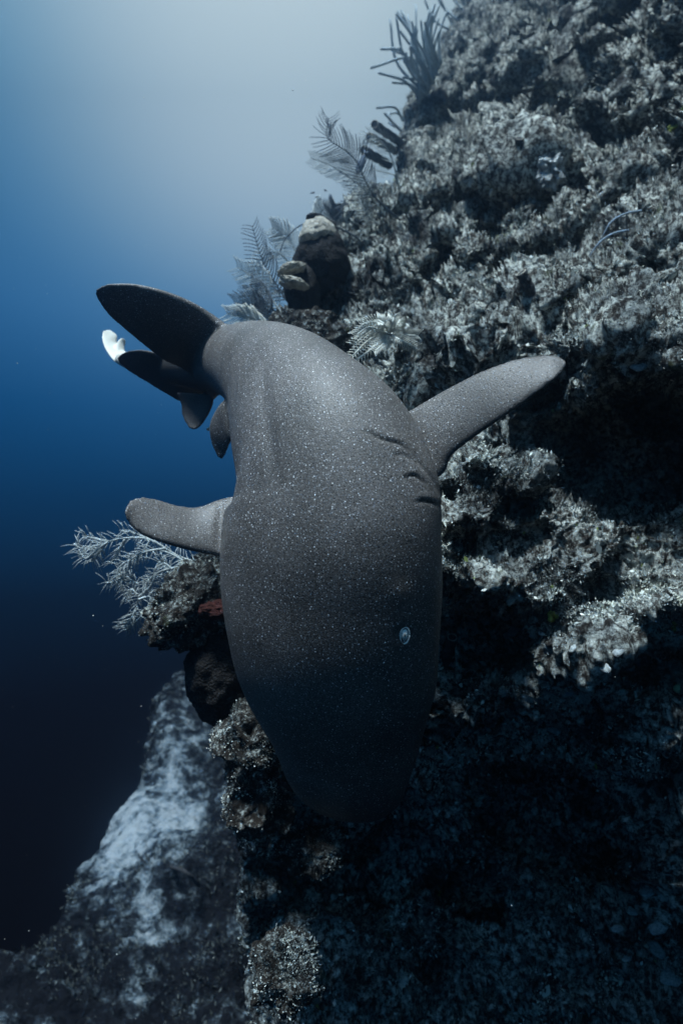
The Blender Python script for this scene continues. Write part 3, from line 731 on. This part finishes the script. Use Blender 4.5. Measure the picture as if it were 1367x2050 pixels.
for k, (pts, l_) in enumerate([
    ([(600, 640, 4.0), (560, 580, 4.0), (525, 520, 4.0), (505, 452, 4.0)], 'faint blue sea plume standing tallest left of the pale sponges'),
    ([(580, 650, 4.2), (545, 600, 4.2), (515, 560, 4.2), (475, 535, 4.2)], 'faint pale sea plume reaching furthest left behind the shark back'),
    ([(560, 660, 4.0), (530, 630, 4.0), (505, 612, 4.0), (470, 606, 4.0)], 'low pale sea plume just above the shark back'),
    ([(640, 500, 4.2), (640, 460, 4.2), (645, 430, 4.2), (650, 405, 4.2)], 'upright thin sea plume behind the round barrel sponge'),
    ([(690, 500, 4.0), (670, 450, 4.0), (668, 425, 4.0), (672, 408, 4.0)], 'thin upright sea plume right of the barrel sponge top'),
    ([(610, 560, 4.1), (590, 500, 4.1), (570, 470, 4.1), (545, 455, 4.1)], 'blue sea plume arching left of the barrel sponge'),
    ([(570, 655, 3.8), (545, 640, 3.8), (520, 600, 3.8), (500, 570, 3.8)], 'bushy pale sea plume between the shark back and the folded sponge')]):
    plume(pts, l_, M_plume2 if k % 2 else M_plume, .10, 22, .005, .022, split=False)
plume([(560, 665, 3.6), (530, 655, 3.6), (500, 640, 3.6), (455, 628, 3.6)], 'low fluffy pale sea plume lying along the shark back', M_white, .09, 24, .006, .03, split=False)
# long arching whips
def whip(pts, r, label, m=M_plume, cat='sea whip', name='sea_whip', group=None):
    c = [Vector(p) for p in cr([tuple(at(*p)) for p in pts], 22)]
    o = MB().tube(c, [r * (1 - .6 * i / 21) for i in range(22)], 6).build(name, m)
    o.data.transform(Matrix.Translation(-c[0])); o.location = c[0]
    return tag(o, label, cat, group)
whip([(720, 480, 3.7), (690, 462, 3.6), (640, 442, 3.6), (600, 452, 3.6), (572, 478, 3.6), (560, 505, 3.6)], .006, 'thin dark sea whip arching over the barrel sponge')
plume([(600, 560, 3.5), (575, 522, 3.45), (552, 505, 3.4), (520, 520, 3.4), (502, 552, 3.4)], 'pale arching sea plume drooping left of the folded sponge', M_plume2, .08, 22, .005, .022, split=False)
h1, _ = hit(1215, 372); h2, _ = hit(1280, 425); h3, _ = hit(1270, 460)
whip([(1225, 365, h1.y), (1205, 385, h1.y - .1), (1180, 408, h1.y - .15), (1165, 420, h1.y - .1)], .0055, 'short straight blue grey whip on the right of the reef face, highest of three', M_whip, group='blue grey whips on the right of the reef face')
whip([(1282, 422, h2.y), (1250, 428, h2.y - .1), (1222, 445, h2.y - .12), (1205, 475, h2.y - .1), (1196, 495, h2.y - .05)], .0055, 'long curved blue grey whip on the right of the reef face', M_whip, group='blue grey whips on the right of the reef face')
whip([(1262, 460, h3.y), (1225, 468, h3.y - .1), (1195, 490, h3.y - .1), (1172, 525, h3.y - .08)], .0055, 'lower curved blue grey whip bending down across the reef face', M_whip, group='blue grey whips on the right of the reef face')
hb, _ = hit(275, 1712, BVS); hc, _ = hit(395, 1765, BVS)
whip([(398, 1772, hc.y - .1), (370, 1745, hc.y - .3), (330, 1733, hb.y - .35), (295, 1728, hb.y - .4), (276, 1710, hb.y - .4)], .018, 'dark wire coral curling over the bright sand patch far below', M_tube, 'wire coral', 'wire_coral')

# barrel and folded sponges
def blob(c, R, lump, freq, rib=0, seg=40, ring=24, open_top=None):
    V = []; Fs = []
    for i in range(ring + 1):
        ph = math.pi * i / ring
        for k in range(seg):
            th = 2 * math.pi * k / seg
            d = Vector((math.sin(ph) * math.cos(th), math.sin(ph) * math.sin(th), math.cos(ph)))
            q = np.array([[d.x * freq + c[0] * 7, d.y * freq, d.z * freq]])
            rr_ = 1 + lump * float(noise3(q)[0]) + lump * .5 * float(noise3(q * 2.7)[0]) + rib * math.cos(th * 13) * math.sin(ph)
            V.append(Vector(c) + Vector((d.x * R[0], d.y * R[1], d.z * R[2])) * rr_)
    for i in range(ring):
        for k in range(seg):
            k2 = (k + 1) % seg; Fs.append((i * seg + k, i * seg + k2, (i + 1) * seg + k2, (i + 1) * seg + k))
    return V, Fs
e = empty('barrel_sponge', at(645, 560, 3.45)); tag(e, 'large round barrel sponge with dark ribbed flanks and pale top on the reef edge', 'sponge')
def lump(name, c, R, seed, m, parent, amp=1.0, ring=60, seg=80, taper=0.0, fold=0.0):
    ph = np.linspace(0, np.pi, ring)[:, None]; th = np.linspace(0, 2 * np.pi, seg, endpoint=False)[None]
    d = np.stack([np.sin(ph) * np.cos(th), np.sin(ph) * np.sin(th), np.cos(ph) * np.ones_like(th)], -1).reshape(-1, 3)
    k = 1 + amp * (.16 * noise3(d * 1.7 + seed) + .07 * noise3(d * 4.1 + seed) + .03 * noise3(d * 11 + seed) + .015 * noise3(d * 30 + seed))
    V = d * np.array(R) * k[:, None]; V[:, 0] *= 1 - taper * d[:, 2]; V[:, 1] *= 1 - taper * d[:, 2]; V[:, 2] += fold * R[2] * d[:, 0]
    I = np.arange(ring * seg).reshape(ring, seg); J = np.roll(I, -1, 1)
    me = np_mesh(name, V + np.array(c) - np.array(parent.location), np.stack([I[:-1], J[:-1], J[1:], I[1:]], -1).reshape(-1, 4)); me.materials.append(m)
    o = bpy.data.objects.new(name, me); C.objects.link(o); o.parent = parent; return o
lump('barrel', at(645, 512, 3.42), (.135, .16, .185), 2.2, M_barrel, e, .9, taper=.25)
lump('crown', at(636, 470, 3.36), (.092, .115, .088), 5.1, M_brim, e, .8, taper=.22)
lump('lip', at(630, 438, 3.35), (.045, .05, .022), 7.7, M_barrel, e, .8)
e = empty('folded_sponge', at(600, 590, 3.3)); tag(e, 'dark vase sponge with two pale folded lips at the left edge of the reef', 'sponge')
lump('vase', at(606, 585, 3.33), (.088, .11, .125), 9.3, M_barrel, e, 1.0)
lump('flap', at(585, 541, 3.24), (.068, .08, .030), 11.9, M_brim, e, 1.3, fold=.45)
lump('flap', at(588, 569, 3.22), (.072, .08, .026), 13.4, M_brim, e, 1.3, fold=-.75)
# ribbed sheet coral, cup cluster, white ridged sponge
def oriented(px_, py_, lift=.0):
    p, n = hit(px_, py_); n = (n * .5 - p.normalized() * .8 + Vector((0, 0, .1))).normalized()
    up = (Vector((0, 0, 1)) - n * n.z).normalized(); rt = up.cross(n)
    if rt.x < 0: rt = -rt
    return p + n * lift, n, rt, up
p, n_ = hit(960, 350); e = empty('ribbed_coral', p); tag(e, 'pale sheet coral with fine curved ribs left of the cup cluster', 'coral')
def smooth_hit(x, y):
    ys = sorted(hit(x + i, y + j)[0].y for i in (-10, 0, 10) for j in (-10, 0, 10)); return at(x, y, ys[3] - .02)
for k in range(8):
    pts = []
    for j in range(9):
        t = j / 8; x = 925 + 62 * t; y = 372 - 34 * t + (k - 4) * (5.5 - 2.5 * t) - 10 * math.sin(t * 3.1)
        pts.append(smooth_hit(x, y))
    pts = [Vector(v) for v in cr([tuple(v) for v in pts[::2]], 9)]
    MB().tube(pts, [.002, .004, .005, .005, .005, .005, .004, .003, .002], 5).build('rib', M_plume2, e)
pts = [smooth_hit(985 - 4 * math.sin(t * 9), 325 + 75 * t) for t in [i / 6 for i in range(7)]]
MB().tube([Vector(v) for v in cr([tuple(v) for v in pts], 14)], [.008] * 14, 6).build('edge_frill', M_plume2, e)
p, n_, rt, up = oriented(1022, 375, .01)
e = empty('cup_sponge_cluster', p); tag(e, 'cluster of small dark rimmed cups on the bright reef face', 'sponge')
cups = [(1040, 335), (1052, 342), (1030, 345), (1048, 355), (1037, 362), (1058, 352), (1060, 340), (1026, 372), (1040, 376), (1012, 368), (1018, 384), (1031, 388), (1010, 396), (1024, 400), (1036, 402),
        (1003, 410), (1016, 412), (1028, 416), (994, 404), (1020, 360), (1046, 328), (990, 420), (1006, 424), (1033, 352), (984, 432), (998, 436)]
for cx_, cy_ in cups:
    q, qn = hit(cx_, cy_); d = (qn * .4 - q.normalized() * .5 + Vector((0, 0, .8))).normalized(); r_ = .0125 * random.uniform(.8, 1.2)
    q = q + qn * .018
    MB().tube([q - d * r_ * 2, q, q + d * r_ * 1.3, q + d * r_ * 1.5, q + d * r_ * 1.3, q - d * r_ * .4], [r_ * .8, r_, r_ * 1.1, r_ * .95, r_ * .75, r_ * .6], 10).build('cup', M_brim if random.random() < .4 else M_tube, e)
p, n_ = hit(1097, 345)
RIDGED = p
# white feather star on the bright ledge behind the shark
d_ = dref(775, 670, 30) - .06
e = empty('feather_star', at(778, 668, d_)); tag(e, 'white feathery crinoid with curling arms on the bright ledge behind the shark', 'feather star')
arms = [((778, 668), (745, 662), (708, 690)), ((778, 668), (740, 655), (712, 672)), ((778, 668), (742, 678), (706, 712)), ((778, 668), (755, 690), (712, 722)), ((778, 668), (752, 645), (722, 650)),
        ((778, 668), (770, 650), (755, 640)), ((778, 668), (785, 650), (788, 634)), ((778, 668), (800, 655), (812, 648)), ((778, 668), (805, 670), (835, 672)), ((778, 668), (800, 680), (830, 695)),
        ((778, 668), (792, 655), (800, 640)), ((778, 668), (770, 685), (750, 704))]
for a_ in arms:
    c = [Vector(v) for v in cr([tuple(at(x, y, d_ - random.uniform(0, .08) * (i > 0))) for i, (x, y) in enumerate(a_)], 16)]
    b_ = MB(); b_.tube(c, [.004] * 15 + [.0015], 5)
    for j in range(2, 16):
        d = (c[min(j + 1, 15)] - c[j - 1]).normalized(); sd = d.cross(-c[j].normalized()).normalized()
        for s_ in (1, -1):
            q = c[j] + (sd * s_ + d * .9).normalized() * .031
            b_.tube([c[j], c[j].lerp(q, .5) + Vector((0, -.003, .002)), q], [.0022, .0018, .0010], 3)
    b_.build('arm', M_white, e)
whip([(776, 668, d_ - .03), (795, 678, d_ - .03), (808, 700, d_ - .04), (814, 722, d_ - .02)], .0025, 'thin dark curved stalk beside the feather star', M_tube, 'stalk', 'curved_stalk')

# pale bushy soft coral below the left fin
e = empty('feathery_coral', at(420, 1135, 2.3)); tag(e, 'pale feathery black coral bush spreading into open water under the left fin', 'coral')
def fuzzy(pts, L, n, parent, m=M_plume2, r=.004):
    c = [Vector(p) for p in cr([tuple(at(*q)) for q in pts], 24)]
    b_ = MB(); b_.tube(c, [r * (1 - .5 * i / 23) for i in range(24)], 5)
    for i in range(n):
        t = .08 + .9 * i / n; k = t * 23; j = min(int(k), 22); p0 = c[j].lerp(c[j + 1], k - j); d = (c[j + 1] - c[j]).normalized()
        sd = d.cross(-p0.normalized()).normalized() * (1 if i % 2 else -1)
        dv = (sd * random.uniform(.6, 1.2) + d * .7 + Vector((random.uniform(-.3, .3), random.uniform(-.5, .5), random.uniform(-.7, .1)))).normalized()
        q = p0 + dv * L * random.uniform(.5, 1.1)
        b_.tube([p0, p0.lerp(q, .5) + Vector((0, 0, .004)), q], [r * .36, r * .28, r * .14], 3)
    b_.build('branch', m, parent)
DD = 2.35
for pts in [[(430, 1135), (360, 1115), (300, 1080), (245, 1078), (200, 1090), (165, 1098), (148, 1088)], [(215, 1086), (195, 1100), (172, 1118), (158, 1100)], [(225, 1085), (190, 1078), (165, 1072)],
            [(300, 1080), (270, 1068), (240, 1062)], [(330, 1098), (290, 1105), (265, 1118), (240, 1135), (228, 1165), (212, 1166)], [(240, 1135), (240, 1160), (246, 1185)],
            [(430, 1150), (380, 1130), (345, 1110), (310, 1100), (270, 1110)], [(355, 1135), (320, 1145), (295, 1165), (278, 1195), (272, 1225)], [(278, 1170), (260, 1160), (238, 1150)],
            [(345, 1140), (330, 1128), (315, 1125)], [(278, 1195), (300, 1175), (312, 1150)], [(275, 1190), (262, 1180), (252, 1205)], [(278, 1200), (300, 1195), (308, 1215)],
            [(272, 1222), (262, 1240), (250, 1256)], [(320, 1215), (290, 1228), (272, 1245), (252, 1262)], [(350, 1140), (352, 1150), (358, 1165)], [(260, 1120), (252, 1150), (236, 1162)],
            [(300, 1082), (285, 1110), (262, 1122)], [(250, 1080), (236, 1105), (224, 1130)], [(205, 1092), (196, 1108), (186, 1125)]]:
    j = random.uniform(-.1, .1)
    fuzzy([(x, y, DD + j) for x, y in pts], .052, 8 * len(pts), e, r=.0046)

# red sponge, hanging dark mass, stick, yellow and green bits
hp, hn = hit(420, 1215, default=2.0)
def rock(name, c, R, seed, label, cat, m, ring=150, seg=200, amp=1.0, turf=9000, drop=0.0):
    ph = np.linspace(0, np.pi, ring)[:, None]; th = np.linspace(0, 2 * np.pi, seg, endpoint=False)[None]
    d = np.stack([np.sin(ph) * np.cos(th), np.sin(ph) * np.sin(th), np.cos(ph) * np.ones_like(th)], -1).reshape(-1, 3)
    q = d * np.array(R) + seed
    k = 1 + amp * (.30 * noise3(d * 1.6 + seed) + .18 * noise3(d * 3.7 + seed)) 
    dd = amp * (.024 * (1 - 2 * np.abs(noise3(q * 12))) + .015 * noise3(q * 28) + .011 * noise3(q * 60) + .006 * noise3(q * 110))
    V = np.array(c) + d * np.array(R) * k[:, None] + d * dd[:, None]
    V[:, 0] += drop * (V[:, 2] - c[2])
    I = np.arange(ring * seg).reshape(ring, seg); J = np.roll(I, -1, 1)
    me = np_mesh(name, V - np.array(c), np.stack([I[:-1], J[:-1], J[1:], I[1:]], -1).reshape(-1, 4)); me.materials.append(m)
    o = bpy.data.objects.new(name, me); C.objects.link(o); o.location = c; tag(o, label, cat)
    if turf:
        nb = (V[:, 1] < c[1] + R[1] * .4) * np.clip(noise3(q * 9) + .35, .02, 1) * (np.sin(np.repeat(ph, seg)) + .02) * (.2 + np.clip(d[:, 2] + .3, 0, 1))
        t = scatter(V - np.array(c), d, nb, turf, .0042, 'turf', None, M_turf, lambda p, r: np.clip(.5 + .9 * noise3(p * 11 + seed) + r.normal(size=len(p)) * .22, 0, .95), int(seed * 10), lenf=1.3)
        del t['category']; t.parent = o
    return o
rock('coral_outcrop', at(392, 1218, 2.22), (.135, .16, .12), 3.1, 'craggy coral outcrop crusted with pale algae jutting left from behind the shark', 'outcrop', M_dark_rock, drop=.15)
rock('coral_outcrop', at(432, 1150, 2.45), (.08, .14, .075), 5.3, 'narrow pale shoulder of coral just under the left fin', 'outcrop', M_dark_rock, turf=4000)
rock('coral_outcrop', at(505, 1490, 1.98), (.085, .10, .115), 8.2, 'pale bristly coral knob left of the shark snout', 'outcrop', M_dark_rock, turf=8000)
rock('coral_outcrop', at(520, 1610, 2.0), (.075, .10, .075), 9.4, 'speckled coral knob just below the pale bristly one', 'outcrop', M_dark_rock, turf=5000)
rock('coral_outcrop', at(575, 1940, 1.72), (.065, .07, .085), 12.7, 'pale rounded coral clump standing in the dark at the bottom', 'outcrop', M_dark_rock, turf=7000)
rock('coral_outcrop', at(620, 1700, 2.12), (.10, .08, .05), 14.1, 'dim bluish coral knob beneath the shark snout', 'outcrop', M_dark_rock, turf=4000)
rock('coral_outcrop', at(610, 700, 3.1), (.22, .2, .14), 17.7, 'dark coral shoulder just above the shark back under the folded sponge', 'outcrop', M_dark_rock, turf=6000)
rock('ridged_sponge', RIDGED + Vector((0, -.02, 0)), (.060, .055, .085), 41.3, 'white ridged vase sponge above a black hollow on the reef face', 'sponge', M_disc2, 90, 120, 1.1, 0)
rock('red_sponge', at(428, 1218, 2.05), (.045, .04, .022), 21.3, 'dull red encrusting sponge tucked between the outcrop and the shark', 'sponge', M_red, 50, 70, .5, 0)
rock('round_sponge', at(452, 1345, 2.22), (.125, .17, .16), 25.9, 'big black rounded sponge hanging under the outcrop left of the shark head', 'sponge', M_barrel, 80, 110, .35, 0)
o = MB().tube([at(392, 1391, 2.5), at(430, 1397, 2.45), (at(500, 1402, 2.3))], [.020, .024, .026], 12).build('rope_sponge', M_tube); tag(o, 'dark rope sponge pointing left over the lower slope', 'sponge')
def leafy(px_, py_, label, m, r, name, n=7, cat='algae', group=None):
    hp, hn = hit(px_, py_); d = (hn * .5 - hp.normalized() * .6).normalized(); e = empty(name, hp); tag(e, label, cat, group)
    for k in range(n):
        t = Vector((random.uniform(-1, 1), random.uniform(-1, 1), random.uniform(-1, 1))); t = (t - d * t.dot(d)).normalized(); b = d.cross(t)
        c = hp + d * random.uniform(.005, .02) + (t * random.uniform(-1, 1) + b * random.uniform(-1, 1)) * r * 1.3; nv = (d + t * random.uniform(-.5, .5)).normalized()
        t2 = nv.cross(b).normalized(); b2 = nv.cross(t2); V = [c + nv * r * .25] ; sg = 10
        for i in range(sg):
            a = 2 * math.pi * i / sg; rr = r * random.uniform(.8, 1.15); V.append(c + t2 * rr * math.cos(a) + b2 * rr * .8 * math.sin(a))
        for i in range(sg):
            V.append(V[1 + i] - nv * r * .18)
        Fs = [(0, 1 + i, 1 + (i + 1) % sg) for i in range(sg)] + [(1 + i, 1 + sg + i, 1 + sg + (i + 1) % sg, 1 + (i + 1) % sg) for i in range(sg)] + [tuple(1 + sg + i for i in range(sg))[::-1]]
        MB().poly(V, Fs).build('leaf', m, e)
    return e
leafy(1345, 262, 'yellow green algae tuft at the right edge of the upper reef', M_green, .013, 'green_algae')
leafy(1138, 602, 'small olive green algae tuft on the bright reef face', M_green, .008, 'green_algae', 4)
leafy(1348, 1248, 'yellow green algae at the right edge above the dark gap', M_green, .007, 'green_algae', 4)
leafy(1105, 1232, 'olive green growth at the end of the shaded ridge right of the shark eye', M_green, .009, 'green_algae', 9)
M_mint = mat('pale_green_leaf', [(.22, .34, .20), (.38, .50, .33)], scale=60, bump=.1)
leafy(1361, 1388, 'pale green rounded algae leaf cut by the right edge', M_mint, .011, 'green_algae', 2)
leafy(475, 1528, 'small green algae in the pale clump left of the shark snout', M_mint, .008, 'green_algae', 3)

# pale coralline discs, each lies on the rock
discs = [(1145, 1298, 9, 'white round disc on the shaded rock right of the shark eye'), (1238, 1304, 14, 'largest white notched disc on the rock at right'), (1034, 1175, 5, 'tiny white disc on the olive ridge beside the shark'),
         (1150, 1357, 8, 'small round pale disc low on the right rock face'), (1137, 1380, 9, 'pale greenish disc just below the small round one'), (1322, 796, 18, 'pale cup shaped disc in the black cave at right'),
         (1275, 770, 12, 'blue grey disc in the cave left of the cup shaped disc'), (1273, 730, 16, 'pale slanted flake under the ledge at the cave roof'), (1270, 872, 12, 'pale disc low in the black cave'),
         (1255, 862, 8, 'small pale flake beside the low cave disc'), (1340, 888, 9, 'round dim disc near the right edge of the cave'), (1245, 805, 8, 'small flake in the middle of the cave'),
         (1183, 775, 10, 'faint pale flake at the left of the cave'), (1100, 1463, 12, 'long grey flake on the dark lower rock'), (1070, 1455, 7, 'thin pale flake left of the long grey one'), (1035, 1440, 9, 'slanted pale flake beneath the bright patch'),
         (1305, 1240, 8, 'pale flake on the ridge near the right edge'), (1250, 1338, 14, 'greenish pale flake under the notched disc'), (1210, 1335, 12, 'dim greenish flake left of the greenish pale one'), (1130, 985, 7, 'small pale disc at the dark rock below the fin'),
         (1183, 1002, 6, 'tiny pale disc right of the small one below the fin'), (1270, 1000, 8, 'blue flake on the dim rock below the cave'), (1280, 980, 6, 'pale spot disc at the cave floor'), (960, 980, 6, 'tiny white disc on the bright rock next to the gills'),
         (990, 1105, 5, 'tiny white disc by the small black hole next to the shark'), (1090, 1275, 9, 'pale flake in the shaded hollow right of the eye'), (1030, 1260, 12, 'curved pale flake at the hollow beside the eye'), (1010, 1268, 8, 'small flake left of the curved pale flake'),
         (1265, 1825, 16, 'dim round disc at the bottom right, highest of its group'), (1232, 1860, 12, 'bright narrow disc at the left of the bottom right group'), (1250, 1905, 12, 'slanted bright disc low in the bottom right group'),
         (1310, 1900, 18, 'dim grey disc in the bottom right corner group'), (1335, 1950, 26, 'largest dim disc in the bottom right corner'), (1300, 1790, 14, 'dim oval disc at the top of the bottom right group'), (1320, 1850, 18, 'dull round disc near the right edge at the bottom'),
         (548, 1930, 8, 'bright small disc on the pale clump at the bottom'), (665, 1802, 8, 'dim flake on the black rock at the bottom'), (556, 1985, 5, 'tiny pale disc below the bottom clump'), (752, 1612, 9, 'blue white flake under the shark snout'),
         (1240, 1540, 9, 'faint grey flake on the black rock at lower right')]
for dx, dy, r_, lb in discs:
    hp, hn = hit(dx, dy); r_ *= hp.y / F
    d = (hn * .6 - hp.normalized() * .35 + Vector((random.uniform(-.3, .3), random.uniform(-.2, .2), .9))).normalized()
    t = d.cross(Vector((random.uniform(-1, 1), .3, 1))).normalized(); b = d.cross(t); c = hp + hn * .012 + d * .004; sg = 14
    V = [c + d * r_ * .12]; 
    for ring_, hh in ((.6, .22), (1.0, .10), (1.0, -.06)):
        for i in range(sg):
            a = 2 * math.pi * i / sg; q = 1 + .16 * math.sin(a * 2 + dx) + .10 * math.sin(a * 5 + dy)
            V.append(c + (t * math.cos(a) + b * .75 * math.sin(a)) * r_ * ring_ * q + d * r_ * hh)
    Fs = [(0, 1 + i, 1 + (i + 1) % sg) for i in range(sg)]
    for g_ in (0, 1): Fs += [(1 + g_ * sg + i, 1 + (g_ + 1) * sg + i, 1 + (g_ + 1) * sg + (i + 1) % sg, 1 + g_ * sg + (i + 1) % sg) for i in range(sg)]
    Fs.append(tuple(1 + 2 * sg + i for i in range(sg)))
    o = MB().poly(V, Fs).build('coralline_disc', M_disc); o.data.transform(Matrix.Translation(-c)); o.location = c
    tag(o, lb, 'encrusting disc', 'pale encrusting discs on the dark rock')

# fish
M_fish = mat('fish_blue', [(.05, .08, .13), (.10, .14, .20)], scale=80, bump=0, spec=.5)
M_fishd = mat('fish_dark', [(.02, .025, .03), (.05, .06, .07)], scale=80, bump=0)
def fish(c, d, L, label, m, group=None, tall=.32):
    e = empty('fish', c); tag(e, label, 'fish', group); d = d.normalized(); up = (Vector((0, 0, 1)) - d * d.z).normalized(); sd = d.cross(up)
    b_ = MB(); pr = [(-.5, .02), (-.42, .06), (-.25, .12), (-.05, .16), (.15, .155), (.32, .11), (.44, .055), (.5, .01)]; V = []; sg = 12; Fs = []
    for x, r_ in pr:
        for k in range(sg):
            a = 2 * math.pi * k / sg; V.append(c + d * x * L + up * (math.sin(a) * r_ * L * tall / .32) + sd * (math.cos(a) * r_ * L * .45))
    for i in range(len(pr) - 1):
        for k in range(sg): k2 = (k + 1) % sg; Fs.append((i * sg + k, i * sg + k2, (i + 1) * sg + k2, (i + 1) * sg + k))
    b_.poly(V, Fs).build('body', m, e)
    def fin(pts, nm):
        V = [c + d * x * L + up * y * L + sd * s_ * L * .012 for s_ in (1, -1) for x, y in pts]; n = len(pts)
        MB().poly(V, [tuple(range(n)), tuple(range(2 * n - 1, n - 1, -1))] + [(i, n + i, n + (i + 1) % n, (i + 1) % n) for i in range(n)]).build(nm, m, e)
    fin([(-.44, .0), (-.7, .18), (-.62, 0), (-.7, -.18)], 'tail_fin'); fin([(.2, .13), (-.1, .24), (-.32, .09)], 'dorsal_fin'); fin([(.0, -.13), (-.15, -.22), (-.32, -.08)], 'anal_fin')
fish(at(722, 330, 3.75), Vector((-.45, .2, -1)), .12, 'small blue fish hovering behind the sea plumes near the tube sponges', M_fish, None, .42)
for (x, y, s_, lb) in [(627, 386, .022, 'tiny dark fish furthest left in the open water beside the plume'), (651, 381, .020, 'tiny dark fish closest below the pale plume'), (634, 394, .016, 'tiny dark fish in the middle of the small group'),
                       (641, 399, .016, 'tiny dark fish lowest of the small group'), (553, 585, .045, 'little dark fish in front of the faint plumes left of the folded sponge'), (572, 594, .05, 'little dark fish beneath the folded sponge'),
                       (567, 585, .03, 'smallest fish between the folded sponge and the shark back')]:
    fish(at(x, y, 3.7), Vector((random.uniform(-1, 1), random.uniform(-.5, .5), random.uniform(-.4, .4))), s_ * 1.2, lb, M_fishd, 'tiny dark fish in the open water')

# drifting specks in the water
N_ = 520; pz = np.stack([rng.uniform(-2.4, .8, N_), rng.uniform(1.2, 5, N_), rng.uniform(-2.2, 3.2, N_)], 1); sz = rng.uniform(.0008, .0019, N_)[:, None]
o8 = np.array([[1, 0, 0], [-1, 0, 0], [0, 1, 0], [0, -1, 0], [0, 0, 1], [0, 0, -1]], float)
V = (pz[:, None, :] + o8[None] * sz[:, None]).reshape(-1, 3); tri = np.array([[0, 2, 4], [2, 1, 4], [1, 3, 4], [3, 0, 4], [2, 0, 5], [1, 2, 5], [3, 1, 5], [0, 3, 5]])
me = np_mesh('drifting_specks', V, (tri[None] + 6 * np.arange(N_)[:, None, None]).reshape(-1, 3)); me.materials.append(M_white)
o = bpy.data.objects.new('drifting_specks', me); C.objects.link(o); tag(o, 'fine pale specks drifting in the open water', 'specks', kind='stuff')

# ------------------------------------------------------------------ haze of the water
hm = bpy.data.materials.new('water_haze'); hm.use_nodes = True; n = hm.node_tree; n.nodes.remove(n.nodes['Principled BSDF'])
pv = n.nodes.new('ShaderNodeVolumePrincipled'); pv.inputs['Color'].default_value = (.13, .22, .34, 1); pv.inputs['Density'].default_value = .076
pv.inputs['Anisotropy'].default_value = .93
n.links.new(pv.outputs[0], n.nodes['Material Output'].inputs['Volume'])
x0, x1, y0, y1, z0, z1 = -13, 14, -3, 15, -14, 9.4
HV = [(x, y, z) for z in (z0, z1) for y in (y0, y1) for x in (x0, x1)]
hz = MB().poly(HV, [(0, 2, 3, 1), (4, 5, 7, 6), (0, 1, 5, 4), (2, 6, 7, 3), (0, 4, 6, 2), (1, 3, 7, 5)]).build('haze', hm, smooth=False)
tag(hz, 'blue haze of the sea water', 'haze', kind='stuff')
